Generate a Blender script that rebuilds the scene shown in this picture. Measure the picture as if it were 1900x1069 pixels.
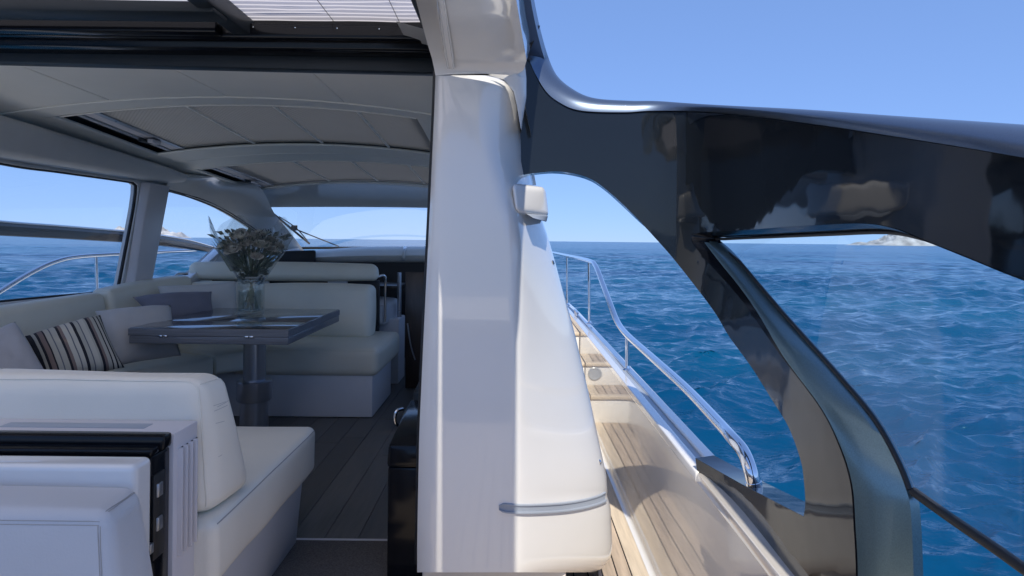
import bpy, bmesh, math, random
import numpy as np
from mathutils import Vector, Matrix, noise
from mathutils.geometry import delaunay_2d_cdt

random.seed(7)
for o in list(bpy.data.objects):
    bpy.data.objects.remove(o)
S = bpy.context.scene
C = S.collection
R = math.radians

# ------------------------------------------------------------------ camera
F = 1150.0            # focal length in photograph pixels (photograph 1900 wide)
CX, CY = 950.0, 447.0  # where the fore-and-aft lines of the boat meet
A = 0.0105            # the boat and the phone are rolled a little
cam_d = bpy.data.cameras.new('camera')
cam = bpy.data.objects.new('camera', cam_d)
C.objects.link(cam)
cam_d.sensor_width = 36
cam_d.lens = 36 * F / 1900
cam_d.shift_y = -(534.5 - CY) / 1900
cam_d.clip_start = 0.05
cam_d.clip_end = 60000
cam.matrix_world = Matrix(((math.cos(A), -math.sin(A), 0, 0), (0, 0, -1, 0), (math.sin(A), math.cos(A), 0, 0), (0, 0, 0, 1)))
S.camera = cam

# ------------------------------------------------------------------ light
SUN_EL, SUN_AZ = 50.0, -0.4      # sun stands behind the boat, a touch to starboard
w = bpy.data.worlds.new('World'); S.world = w; w.use_nodes = True
nt = w.node_tree; nt.nodes.clear()
sky = nt.nodes.new('ShaderNodeTexSky'); sky.sky_type = 'NISHITA'; sky.sun_disc = False
sky.sun_elevation = R(SUN_EL); sky.sun_rotation = R(180 - SUN_AZ)
sky.altitude = 5000; sky.air_density = 1.5; sky.dust_density = 0.0; sky.ozone_density = 6.0
bgn = nt.nodes.new('ShaderNodeBackground'); bgn.inputs[1].default_value = 0.15
outn = nt.nodes.new('ShaderNodeOutputWorld')
hs_ = nt.nodes.new('ShaderNodeMix'); hs_.data_type = 'RGBA'; hs_.blend_type = 'MULTIPLY'; hs_.inputs[0].default_value = 1.0
hs_.inputs[7].default_value = (0.62, 0.875, 1.42, 1)
gm_ = nt.nodes.new('ShaderNodeGamma'); gm_.inputs[1].default_value = 0.38   # the phone's tone curve flattens the sky
nt.links.new(sky.outputs[0], gm_.inputs[0]); nt.links.new(gm_.outputs[0], hs_.inputs[6]); nt.links.new(hs_.outputs[2], bgn.inputs[0]); nt.links.new(bgn.outputs[0], outn.inputs[0])
sd = bpy.data.lights.new('sun', 'SUN'); sd.energy = 2.3; sd.angle = R(0.53); sd.color = (1.0, 0.92, 0.79)
sun = bpy.data.objects.new('sun', sd); C.objects.link(sun)
sdir = Vector((-math.sin(R(SUN_AZ)) * math.cos(R(SUN_EL)), math.cos(R(SUN_AZ)) * math.cos(R(SUN_EL)), -math.sin(R(SUN_EL))))
sun.rotation_euler = sdir.to_track_quat('-Z', 'Y').to_euler()
sun.location = (1, -10, 15)
S.view_settings.view_transform = 'Standard'; S.view_settings.look = 'None'
S.view_settings.gamma = 1; S.view_settings.exposure = 1.17
S.render.engine = 'CYCLES'
S.cycles.max_bounces = 16; S.cycles.diffuse_bounces = 10; S.cycles.glossy_bounces = 6; S.cycles.transparent_max_bounces = 24; S.cycles.transmission_bounces = 10
S.cycles.sample_clamp_indirect = 6

# ------------------------------------------------------------------ helpers
def P(px, py, Y):
    """measured point: photograph pixel plus its distance ahead -> metres"""
    u = (px - CX) / F; v = (CY - py) / F
    return Vector(((u * math.cos(A) - v * math.sin(A)) * Y, Y, (v * math.cos(A) + u * math.sin(A)) * Y))

def PX(px, py, X):
    return P(px, py, X * F / (px - CX))

MATS = {}
def mat(name, col, rough=0.5, metal=0.0, coat=0.0, spec=0.5, var=0.0, vscale=8.0, bump=0.0, bscale=60.0, ior=1.5, trans=0.0, sheen=0.0, rvar=0.0, stretch=None):
    m = bpy.data.materials.new(name); m.use_nodes = True
    n = m.node_tree.nodes; l = m.node_tree.links; b = n['Principled BSDF']
    b.inputs['Base Color'].default_value = (*col, 1); b.inputs['Roughness'].default_value = rough
    b.inputs['Metallic'].default_value = metal; b.inputs['IOR'].default_value = ior
    b.inputs['Coat Weight'].default_value = coat; b.inputs['Coat Roughness'].default_value = 0.03
    b.inputs['Specular IOR Level'].default_value = spec
    b.inputs['Sheen Weight'].default_value = sheen
    tc = n.new('ShaderNodeTexCoord'); src = tc.outputs['Object']
    if stretch:
        mp = n.new('ShaderNodeMapping'); mp.inputs['Scale'].default_value = stretch
        l.new(src, mp.inputs[0]); src = mp.outputs[0]
    if var > 0 or rvar > 0:
        t = n.new('ShaderNodeTexNoise'); t.inputs['Scale'].default_value = vscale; t.inputs['Detail'].default_value = 6
        l.new(src, t.inputs['Vector'])
    if var > 0:
        oi = n.new('ShaderNodeObjectInfo')
        mr = n.new('ShaderNodeMapRange'); mr.inputs[3].default_value = 1 - var; mr.inputs[4].default_value = 1 + var
        mr.inputs[1].default_value = 0.3; mr.inputs[2].default_value = 0.7
        l.new(t.outputs[0], mr.inputs[0])
        mr2 = n.new('ShaderNodeMapRange'); mr2.inputs[3].default_value = 1 - var * 0.6; mr2.inputs[4].default_value = 1 + var * 0.6
        l.new(oi.outputs['Random'], mr2.inputs[0])
        mu = n.new('ShaderNodeMath'); mu.operation = 'MULTIPLY'; l.new(mr.outputs[0], mu.inputs[0]); l.new(mr2.outputs[0], mu.inputs[1])
        vm = n.new('ShaderNodeVectorMath'); vm.operation = 'SCALE'; vm.inputs[0].default_value = col
        l.new(mu.outputs[0], vm.inputs['Scale']); l.new(vm.outputs[0], b.inputs['Base Color'])
    if rvar > 0:
        mr3 = n.new('ShaderNodeMapRange'); mr3.inputs[3].default_value = max(0.0, rough - rvar); mr3.inputs[4].default_value = rough + rvar
        mr3.inputs[1].default_value = 0.3; mr3.inputs[2].default_value = 0.7
        l.new(t.outputs[0], mr3.inputs[0]); l.new(mr3.outputs[0], b.inputs['Roughness'])
    if bump > 0:
        t2 = n.new('ShaderNodeTexNoise'); t2.inputs['Scale'].default_value = bscale; t2.inputs['Detail'].default_value = 4
        l.new(src, t2.inputs['Vector'])
        bp = n.new('ShaderNodeBump'); bp.inputs['Strength'].default_value = bump; bp.inputs['Distance'].default_value = 0.01
        l.new(t2.outputs[0], bp.inputs['Height']); l.new(bp.outputs[0], b.inputs['Normal'])
    MATS[name] = m
    return m

def glass_mat(name, tint=(0.95, 0.97, 0.97), ior=1.45, rough=0.0, bump=0.0, gain=1.0):
    m = bpy.data.materials.new(name); m.use_nodes = True
    n = m.node_tree.nodes; l = m.node_tree.links; n.clear()
    o = n.new('ShaderNodeOutputMaterial'); mx = n.new('ShaderNodeMixShader')
    tr = n.new('ShaderNodeBsdfTransparent'); tr.inputs[0].default_value = (*tint, 1)
    gl = n.new('ShaderNodeBsdfGlossy'); gl.inputs['Roughness'].default_value = rough
    # thin sheet: Schlick reflectance, the same from both sides
    fr = n.new('ShaderNodeLayerWeight'); fr.inputs[0].default_value = 0.5
    pw_ = n.new('ShaderNodeMath'); pw_.operation = 'POWER'; pw_.inputs[1].default_value = 5.0; l.new(fr.outputs['Facing'], pw_.inputs[0])
    f0 = 2 * ((ior - 1) / (ior + 1)) ** 2 * gain
    mu = n.new('ShaderNodeMapRange'); mu.inputs[3].default_value = f0; mu.inputs[4].default_value = 0.95
    l.new(pw_.outputs[0], mu.inputs[0]); l.new(mu.outputs[0], mx.inputs[0])
    l.new(tr.outputs[0], mx.inputs[1]); l.new(gl.outputs[0], mx.inputs[2]); l.new(mx.outputs[0], o.inputs[0])
    if bump > 0:
        t = n.new('ShaderNodeTexNoise'); t.inputs['Scale'].default_value = 22
        tc = n.new('ShaderNodeTexCoord'); l.new(tc.outputs['Object'], t.inputs['Vector'])
        bp = n.new('ShaderNodeBump'); bp.inputs['Strength'].default_value = bump; bp.inputs['Distance'].default_value = 0.02
        l.new(t.outputs[0], bp.inputs['Height']); l.new(bp.outputs[0], gl.inputs['Normal']); l.new(bp.outputs[0], fr.inputs['Normal'])
    MATS[name] = m
    return m

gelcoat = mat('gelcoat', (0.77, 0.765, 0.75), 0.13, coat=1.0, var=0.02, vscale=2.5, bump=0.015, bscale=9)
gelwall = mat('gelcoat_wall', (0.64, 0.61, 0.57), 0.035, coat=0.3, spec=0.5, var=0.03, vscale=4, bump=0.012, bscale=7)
interior_gloss = mat('interior_lacquer', (0.74, 0.74, 0.72), 0.12, coat=0.8, var=0.02)
headliner = mat('headliner_vinyl', (0.88, 0.86, 0.79), 0.62, var=0.025, vscale=3, bump=0.03, bscale=260)
beam_m = mat('grey_lining', (0.58, 0.58, 0.57), 0.55, var=0.03, bump=0.03, bscale=240)
leather = mat('cream_leather', (0.80, 0.76, 0.66), 0.42, var=0.035, vscale=5, bump=0.07, bscale=210, rvar=0.06)
leather2 = mat('grey_green_leather', (0.78, 0.75, 0.63), 0.45, var=0.03, vscale=5, bump=0.07, bscale=210, rvar=0.06)
leather3 = mat('pale_blue_grey_leather', (0.56, 0.565, 0.58), 0.42, var=0.03, vscale=5, bump=0.08, bscale=230, rvar=0.06)
thread = mat('dark_seam_thread', (0.40, 0.38, 0.36), 0.7)
base_m = mat('grey_sofa_base', (0.68, 0.68, 0.70), 0.4, var=0.03, vscale=3)
floor_m = mat('dark_grey_oak', (0.115, 0.108, 0.10), 0.42, var=0.30, vscale=6, bump=0.12, bscale=22, stretch=(6, 0.6, 6), rvar=0.08)
teak = mat('teak', (0.44, 0.36, 0.285), 0.62, var=0.20, vscale=7, bump=0.10, bscale=24, stretch=(9, 0.7, 9))
teak_pale = mat('pale_teak', (0.58, 0.50, 0.40), 0.6, var=0.14, vscale=7, bump=0.10, bscale=24, stretch=(9, 0.7, 9))
caulk = mat('black_caulking', (0.02, 0.02, 0.022), 0.7)
black_gloss = mat('black_gloss', (0.005, 0.006, 0.009), 0.14, coat=0.0, spec=0.28, var=0.1, bump=0.02, bscale=14)
black_rub = mat('black_rubber', (0.012, 0.013, 0.015), 0.5)
dark_band = mat('dark_grey_header', (0.022, 0.030, 0.038), 0.4, spec=0.3, var=0.08)
chrome = mat('polished_steel', (0.82, 0.83, 0.85), 0.07, metal=1.0, rvar=0.03)
alum = mat('brushed_aluminium', (0.42, 0.45, 0.50), 0.32, metal=0.9, rvar=0.05)
lilac = mat('grey_lilac_trim', (0.62, 0.60, 0.62), 0.4, var=0.02)
wing_m = mat('dark_metallic_lacquer', (0.010, 0.013, 0.017), 0.05, metal=0.0, coat=0.0, spec=0.45, var=0.05, vscale=3, bump=0.9, bscale=1.5)
trim_m = mat('blue_grey_metallic', (0.13, 0.17, 0.24), 0.34, metal=0.75, coat=0.25, var=0.05, vscale=300)
teal_m = mat('teal_metallic', (0.19, 0.29, 0.32), 0.30, metal=0.75, coat=0.25, var=0.12, vscale=420)
table_m = mat('dark_table_veneer', (0.06, 0.062, 0.07), 0.13, coat=0.5, var=0.22, vscale=6, stretch=(0.6, 8, 8), bump=0.02, bscale=20)
table_e = mat('grey_table_edge', (0.17, 0.18, 0.20), 0.3, var=0.22, vscale=9, stretch=(0.5, 8, 18), bump=0.03, bscale=20)
carpet = mat('grey_brown_carpet', (0.17, 0.155, 0.145), 0.95, var=0.35, vscale=160, bump=0.6, bscale=320)
grey_strip = mat('grey_trim_and_shade', (0.32, 0.36, 0.42), 0.3, var=0.04)  # grey trim; also stands in for scoop shade and the pillar groove
mesh_grey = mat('perforated_blind', (0.50, 0.49, 0.46), 0.75, var=0.04, vscale=3)
pane = glass_mat('clear_glass', (0.97, 0.985, 0.99), 1.35)
pane_wing = glass_mat('wing_glass', (0.84, 0.94, 0.98), 1.5, gain=.4)
pane_dark = glass_mat('tinted_glass', (0.95, 0.96, 0.97), 1.5)
vase_g = glass_mat('vase_glass', (0.93, 0.95, 0.95), 1.5, bump=0.2, gain=1.2)
cello = glass_mat('cellophane', (0.90, 0.92, 0.92), 1.45, rough=0.05, bump=0.8, gain=1.4)
pil_beige = mat('beige_linen', (0.55, 0.53, 0.51), 0.9, var=0.05, bump=0.25, bscale=300, sheen=0.2)
pil_grey = mat('grey_linen', (0.46, 0.45, 0.46), 0.9, var=0.05, bump=0.25, bscale=300, sheen=0.2)
pil_dark = mat('slate_linen', (0.19, 0.19, 0.23), 0.9, var=0.06, bump=0.25, bscale=300, sheen=0.2)
pil_cream = mat('cream_linen', (0.62, 0.60, 0.56), 0.9, var=0.05, bump=0.25, bscale=300, sheen=0.2)
petal_m = mat('dusty_rose_petal', (0.58, 0.54, 0.47), 0.7, var=0.30, vscale=30)
petal2_m = mat('cream_petal', (0.76, 0.72, 0.62), 0.7, var=0.25, vscale=30)
leaf_m = mat('dark_leaf', (0.22, 0.25, 0.20), 0.5, var=0.4, vscale=40)
stem_m = mat('green_stem', (0.22, 0.26, 0.17), 0.6, var=0.3, vscale=40)
berry_m = mat('dark_berry', (0.02, 0.018, 0.025), 0.4)
hazed_rock_m = mat('hazed_rock', (0.33, 0.335, 0.345), 0.95, var=0.45, vscale=0.03)  # distance haze is put into this greyed rock colour
dark_wood = mat('dark_brown_wood', (0.03, 0.02, 0.016), 0.3, var=0.3, vscale=8, stretch=(8, 8, 0.8))
cream_pad = mat('cream_dash_pad', (0.76, 0.73, 0.66), 0.4, var=0.03)

# striped cloth for the pillow (stripes run along the UV v axis)
def stripe_mat():
    m = bpy.data.materials.new('striped_cloth'); m.use_nodes = True
    n = m.node_tree.nodes; l = m.node_tree.links; b = n['Principled BSDF']; b.inputs['Roughness'].default_value = 0.9
    uv = n.new('ShaderNodeUVMap'); uv.uv_map = 'UVMap'
    sx = n.new('ShaderNodeSeparateXYZ'); l.new(uv.outputs[0], sx.inputs[0])
    rp = n.new('ShaderNodeValToRGB'); rp.color_ramp.interpolation = 'CONSTANT'
    k = (0.02, 0.02, 0.03); a = (0.50, 0.48, 0.41); s = (0.16, 0.17, 0.20); c = (0.60, 0.57, 0.49); br = (0.24, 0.18, 0.16)
    seq = [(0, k), (.05, a), (.085, k), (.115, br), (.17, k), (.19, a), (.25, s), (.265, a), (.33, k), (.36, br), (.40, c), (.46, s), (.475, c), (.53, k), (.57, a), (.62, s), (.635, c), (.70, a), (.73, k), (.765, br), (.80, a), (.85, k), (.87, c), (.91, k), (.93, a), (.97, k)]
    els = rp.color_ramp.elements
    els[0].position = 0; els[0].color = (*k, 1); els[1].position = seq[1][0]; els[1].color = (*seq[1][1], 1)
    for p, cc in seq[2:]:
        e = els.new(p); e.color = (*cc, 1)
    l.new(sx.outputs[0], rp.inputs[0]); l.new(rp.outputs[0], b.inputs['Base Color'])
    t2 = n.new('ShaderNodeTexNoise'); t2.inputs['Scale'].default_value = 260
    bp = n.new('ShaderNodeBump'); bp.inputs['Strength'].default_value = 0.3; bp.inputs['Distance'].default_value = 0.01
    l.new(t2.outputs[0], bp.inputs['Height']); l.new(bp.outputs[0], b.inputs['Normal'])
    return m
stripes = stripe_mat()

# translucent roof blind
def blind_mat():
    m = bpy.data.materials.new('white_blind_cloth'); m.use_nodes = True
    n = m.node_tree.nodes; l = m.node_tree.links; n.clear()
    o = n.new('ShaderNodeOutputMaterial'); mx = n.new('ShaderNodeMixShader'); mx.inputs[0].default_value = 0.62
    d = n.new('ShaderNodeBsdfDiffuse'); d.inputs[0].default_value = (0.75, 0.72, 0.73, 1)
    t = n.new('ShaderNodeBsdfTranslucent'); t.inputs[0].default_value = (0.72, 0.69, 0.70, 1)
    l.new(d.outputs[0], mx.inputs[1]); l.new(t.outputs[0], mx.inputs[2]); l.new(mx.outputs[0], o.inputs[0])
    return m
blind_m = blind_mat()

def sea_mat():
    m = bpy.data.materials.new('sea_water'); m.use_nodes = True
    n = m.node_tree.nodes; l = m.node_tree.links; b = n['Principled BSDF']
    b.inputs['Base Color'].default_value = (0.006, 0.075, 0.19, 1)
    b.inputs['IOR'].default_value = 1.333; b.inputs['Specular IOR Level'].default_value = 0.5
    tc = n.new('ShaderNodeTexCoord')
    ln = n.new('ShaderNodeVectorMath'); ln.operation = 'LENGTH'; l.new(tc.outputs['Object'], ln.inputs[0])
    rr = n.new('ShaderNodeMapRange'); rr.inputs[1].default_value = 6; rr.inputs[2].default_value = 140; rr.inputs[3].default_value = 0.02; rr.inputs[4].default_value = 0.20
    l.new(ln.outputs['Value'], rr.inputs[0]); l.new(rr.outputs[0], b.inputs['Roughness'])   # ripples too small to resolve
    mp = n.new('ShaderNodeMapping'); mp.inputs['Rotation'].default_value = (0, 0, R(18)); mp.inputs['Scale'].default_value = (0.55, 1, 1)
    l.new(tc.outputs['Object'], mp.inputs[0])
    t1 = n.new('ShaderNodeTexNoise'); t1.inputs['Scale'].default_value = 3.4; t1.inputs['Detail'].default_value = 4; t1.inputs['Roughness'].default_value = 0.5
    l.new(mp.outputs[0], t1.inputs['Vector'])
    b1 = n.new('ShaderNodeBump'); b1.inputs['Strength'].default_value = 0.8; b1.inputs['Distance'].default_value = 0.12
    l.new(t1.outputs[0], b1.inputs['Height'])
    t2 = n.new('ShaderNodeTexNoise'); t2.inputs['Scale'].default_value = 0.28; t2.inputs['Detail'].default_value = 5
    l.new(mp.outputs[0], t2.inputs['Vector'])
    b2 = n.new('ShaderNodeBump'); b2.inputs['Strength'].default_value = 0.6; b2.inputs['Distance'].default_value = 0.6
    l.new(t2.outputs[0], b2.inputs['Height']); l.new(b1.outputs[0], b2.inputs['Normal'])
    l.new(b2.outputs[0], b.inputs['Normal'])
    t3 = n.new('ShaderNodeTexNoise'); t3.inputs['Scale'].default_value = 0.06; t3.inputs['Detail'].default_value = 4
    l.new(mp.outputs[0], t3.inputs['Vector'])
    rp = n.new('ShaderNodeValToRGB'); rp.color_ramp.elements[0].color = (0.0, 0.044, 0.122, 1); rp.color_ramp.elements[1].color = (0.0, 0.082, 0.170, 1)
    rp.color_ramp.elements[0].position = 0.35; rp.color_ramp.elements[1].position = 0.65
    l.new(t3.outputs[0], rp.inputs[0]); l.new(rp.outputs[0], b.inputs['Base Color'])
    return m
sea_m = sea_mat()

def link(name, me, m, parent=None):
    o = bpy.data.objects.new(name, me); C.objects.link(o)
    if m is not None and len(me.materials) == 0: me.materials.append(m)
    if parent is not None:
        o.parent = parent; o.location = -ORG(parent)
    return o

def ORG(o):
    v = Vector(o.location)
    p = o.parent
    while p is not None:
        v += Vector(p.location); p = p.parent
    return v

def thing(name, loc, label, cat, group=None):
    o = bpy.data.objects.new(name, None); C.objects.link(o); o.location = loc; o.empty_display_size = 0.1
    return tag(o, label, cat, group)

def tag(o, label=None, cat=None, group=None, kind=None):
    if label: o['label'] = label
    if cat: o['category'] = cat
    if group: o['group'] = group
    if kind: o['kind'] = kind
    return o

def smooth(me, ang=35):
    for p in me.polygons: p.use_smooth = True
    me.set_sharp_from_angle(angle=R(ang))

def mesh(name, verts, faces, m, parent=None, sm=True, ang=35):
    me = bpy.data.meshes.new(name); me.from_pydata([tuple(v) for v in verts], [], faces); me.validate(); me.update()
    bm = bmesh.new(); bm.from_mesh(me); bmesh.ops.recalc_face_normals(bm, faces=bm.faces); bm.to_mesh(me); bm.free()
    if sm: smooth(me, ang)
    return link(name, me, m, parent)

def bevel_mesh(me, wd, seg=2):
    bm = bmesh.new(); bm.from_mesh(me)
    ed = [e for e in bm.edges if len(e.link_faces) == 2 and e.calc_face_angle(0) > R(30)]
    bmesh.ops.bevel(bm, geom=ed, offset=wd, segments=seg, profile=0.5, affect='EDGES', clamp_overlap=True)
    bm.to_mesh(me); bm.free()

HEXF = [(0, 3, 2, 1), (4, 5, 6, 7), (0, 1, 5, 4), (1, 2, 6, 5), (2, 3, 7, 6), (3, 0, 4, 7)]
def hexa(name, c, m, parent=None, bev=0.0, seg=2):
    """8 corners: bottom 4 (counter-clockwise), then top 4"""
    me = bpy.data.meshes.new(name); me.from_pydata([tuple(v) for v in c], [], HEXF); me.update()
    bm = bmesh.new(); bm.from_mesh(me); bmesh.ops.recalc_face_normals(bm, faces=bm.faces); bm.to_mesh(me); bm.free()
    if bev > 0: bevel_mesh(me, bev, seg)
    smooth(me, 32)
    return link(name, me, m, parent)

def box(name, x0, x1, y0, y1, z0, z1, m, parent=None, bev=0.0, seg=2):
    return hexa(name, [(x0, y0, z0), (x1, y0, z0), (x1, y1, z0), (x0, y1, z0), (x0, y0, z1), (x1, y0, z1), (x1, y1, z1), (x0, y1, z1)], m, parent, bev, seg)

def loft(name, rows, m, parent=None, closed=False, sm=True, ang=40, thick=None):
    n = len(rows[0]); vs = [Vector(p) for r in rows for p in r]; fs = []
    for i in range(len(rows) - 1):
        for j in range(n - 1 if not closed else n):
            a = i * n + j; b = i * n + (j + 1) % n
            fs.append((a, b, b + n, a + n))
    o = mesh(name, vs, fs, m, parent, sm, ang)
    if thick:
        md = o.modifiers.new('thickness', 'SOLIDIFY'); md.thickness = thick; md.offset = 0
    return o

def catmull(pts, step=None, n=8, closed=False):
    pts = [Vector(p) for p in pts]; out = []
    m = len(pts)
    for i in range(m if closed else m - 1):
        p1, p2 = pts[i], pts[(i + 1) % m]
        p0 = pts[i - 1] if (i > 0 or closed) else p1 * 2 - p2
        p3 = pts[(i + 2) % m] if (i + 2 < m or closed) else p2 * 2 - p1
        k = n if step is None else max(1, int((p2 - p1).length / step))
        for q in range(k):
            t = q / k
            out.append(0.5 * ((2 * p1) + (p2 - p0) * t + (2 * p0 - 5 * p1 + 4 * p2 - p3) * t * t + (3 * p1 - p0 - 3 * p2 + p3) * t ** 3))
    if not closed: out.append(pts[-1])
    return out

def tube(name, pts, r, m, parent=None, sm=True, n=10, curve=True, step=None, radii=None, caps=True):
    """pts in metres; optional radii per (unsmoothed) point"""
    if curve: q = catmull(pts, step=step, n=6)
    else: q = [Vector(p) for p in pts]
    if radii is not None:
        rr = [radii[min(len(radii) - 1, int(i / max(1, len(q) - 1) * (len(radii) - 1)))] for i in range(len(q))]
    else: rr = [r] * len(q)
    vs = []; fs = []
    up = None
    for i, p in enumerate(q):
        d = (q[min(i + 1, len(q) - 1)] - q[max(i - 1, 0)]).normalized()
        if up is None:
            up = Vector((0, 0, 1)) if abs(d.z) < 0.9 else Vector((1, 0, 0))
        s = d.cross(up).normalized(); up = s.cross(d).normalized()
        for k in range(n):
            a = 2 * math.pi * k / n
            vs.append(p + (s * math.cos(a) + up * math.sin(a)) * rr[i])
    for i in range(len(q) - 1):
        for k in range(n):
            fs.append((i * n + k, i * n + (k + 1) % n, (i + 1) * n + (k + 1) % n, (i + 1) * n + k))
    if caps:
        fs.append(tuple(range(n))); fs.append(tuple((len(q) - 1) * n + k for k in range(n)))
    return mesh(name, vs, fs, m, parent, sm, 50)

def lathe(name, prof, c, m, parent=None, n=32, ang=35):
    vs = []; fs = []
    for r, z in prof:
        for k in range(n):
            a = 2 * math.pi * k / n; vs.append((c[0] + r * math.cos(a), c[1] + r * math.sin(a), c[2] + z))
    for i in range(len(prof) - 1):
        for k in range(n):
            fs.append((i * n + k, i * n + (k + 1) % n, (i + 1) * n + (k + 1) % n, (i + 1) * n + k))
    fs.append(tuple(range(n))); fs.append(tuple((len(prof) - 1) * n + k for k in range(n)))
    return mesh(name, vs, fs, m, parent, True, ang)

def soft(name, c, m, parent=None, r=0.04, puff=0.01, mid=7, wr=0.0):
    """upholstered block through 8 corners with rounded edges, a slight swell and faint wrinkles"""
    c = [Vector(v) for v in c]
    hx = ((c[1] - c[0]).length + (c[6] - c[7]).length) / 4; hy = ((c[3] - c[0]).length + (c[6] - c[5]).length) / 4
    hz = ((c[4] - c[0]).length + (c[6] - c[2]).length) / 4
    h = (hx, hy, hz); r = min(r, 0.95 * min(h))
    def axis(H):
        k = [-H, -H + r * 0.12, -H + r * 0.4, -H + r * 0.7]
        g = [-(H - r) + 2 * (H - r) * i / mid for i in range(mid + 1)]
        return k + g + [-v for v in reversed(k)]
    ax = [axis(H) for H in h]
    vid = {}; vs = []; fs = []
    def V(i, j, k):
        key = (i, j, k)
        if key in vid: return vid[key]
        p = [ax[0][i], ax[1][j], ax[2][k]]
        inn = [max(-h[q] + r, min(h[q] - r, p[q])) for q in range(3)]
        d = Vector([p[q] - inn[q] for q in range(3)])
        if d.length > 0: d = d.normalized() * r
        u = Vector(inn) + d
        t = [max(-1, min(1, u[q] / h[q])) for q in range(3)]
        nd = Vector(d).normalized() if d.length > 0 else Vector((0, 0, 0))
        w_ = [(1 - t[q] ** 2) for q in range(3)]
        pf = Vector((nd.x * puff * w_[1] * w_[2], nd.y * puff * w_[0] * w_[2], nd.z * puff * w_[0] * w_[1]))
        u = u + pf
        s = [0.5 + 0.5 * u[q] / h[q] for q in range(3)]
        b0 = c[0].lerp(c[1], s[0]).lerp(c[3].lerp(c[2], s[0]), s[1]); b1 = c[4].lerp(c[5], s[0]).lerp(c[7].lerp(c[6], s[0]), s[1])
        q_ = b0.lerp(b1, s[2])
        if wr > 0:
            q_ = q_ + Vector((noise.noise(q_ * 5), noise.noise(q_ * 5 + Vector((9, 3, 1))), noise.noise(q_ * 6 + Vector((2, 7, 5))))) * wr
        vid[key] = len(vs); vs.append(q_); return vid[key]
    N = [len(a) - 1 for a in ax]
    for i in range(N[0]):
        for j in range(N[1]):
            fs.append((V(i, j, 0), V(i, j + 1, 0), V(i + 1, j + 1, 0), V(i + 1, j, 0)))
            fs.append((V(i, j, N[2]), V(i + 1, j, N[2]), V(i + 1, j + 1, N[2]), V(i, j + 1, N[2])))
    for i in range(N[0]):
        for k in range(N[2]):
            fs.append((V(i, 0, k), V(i + 1, 0, k), V(i + 1, 0, k + 1), V(i, 0, k + 1)))
            fs.append((V(i, N[1], k), V(i, N[1], k + 1), V(i + 1, N[1], k + 1), V(i + 1, N[1], k)))
    for j in range(N[1]):
        for k in range(N[2]):
            fs.append((V(0, j, k), V(0, j, k + 1), V(0, j + 1, k + 1), V(0, j + 1, k)))
            fs.append((V(N[0], j, k), V(N[0], j + 1, k), V(N[0], j + 1, k + 1), V(N[0], j, k + 1)))
    return mesh(name, vs, fs, m, parent, True, 80)

def drape(name, target, pts, r, m, off=.0006, n=5, step=.02):
    """a seam or piping laid on the surface of an upholstered part"""
    from mathutils.bvhtree import BVHTree
    me = target.data; tr = BVHTree.FromPolygons([v.co for v in me.vertices], [tuple(p.vertices) for p in me.polygons])
    out = []; pts = [Vector(p) for p in pts]
    for a, b in zip(pts, pts[1:]):
        k = max(1, int((b - a).length / step))
        for q in range(k): out.append(a.lerp(b, q / k))
    out.append(pts[-1]); res = []
    for p in out:
        loc, nr, idx, d = tr.find_nearest(p); res.append(loc + nr * off)
    return tube(name, res, r, m, target, n=n, curve=False)

def sbox(name, x0, x1, y0, y1, z0, z1, m, parent=None, r=0.04, puff=0.01, mid=7, wr=0.0):
    return soft(name, [(x0, y0, z0), (x1, y0, z0), (x1, y1, z0), (x0, y1, z0), (x0, y0, z1), (x1, y0, z1), (x1, y1, z1), (x0, y1, z1)], m, parent, r, puff, mid, wr)

def inside(p, poly):
    x, y = p; c = False; n = len(poly); j = n - 1
    for i in range(n):
        xi, yi = poly[i]; xj, yj = poly[j]
        if (yi > y) != (yj > y) and x < (xj - xi) * (y - yi) / (yj - yi) + xi: c = not c
        j = i
    return c

def resample(pts, step):
    """closed outline; a point with a third entry is a sharp corner, others are smoothed"""
    n = len(pts); out = []
    for i in range(n):
        p0, p1, p2, p3 = pts[i - 1], pts[i], pts[(i + 1) % n], pts[(i + 2) % n]
        a, b = Vector(p1[:2]), Vector(p2[:2])
        z = a * 2 - b if len(p1) > 2 else Vector(p0[:2]); e = b * 2 - a if len(p2) > 2 else Vector(p3[:2])
        k = max(1, int((b - a).length / step))
        for q in range(k):
            t = q / k
            v = 0.5 * ((2 * a) + (b - z) * t + (2 * z - 5 * a + 4 * b - e) * t * t + (3 * a - z - 3 * b + e) * t ** 3)
            out.append((v.x, v.y))
    return out

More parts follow.
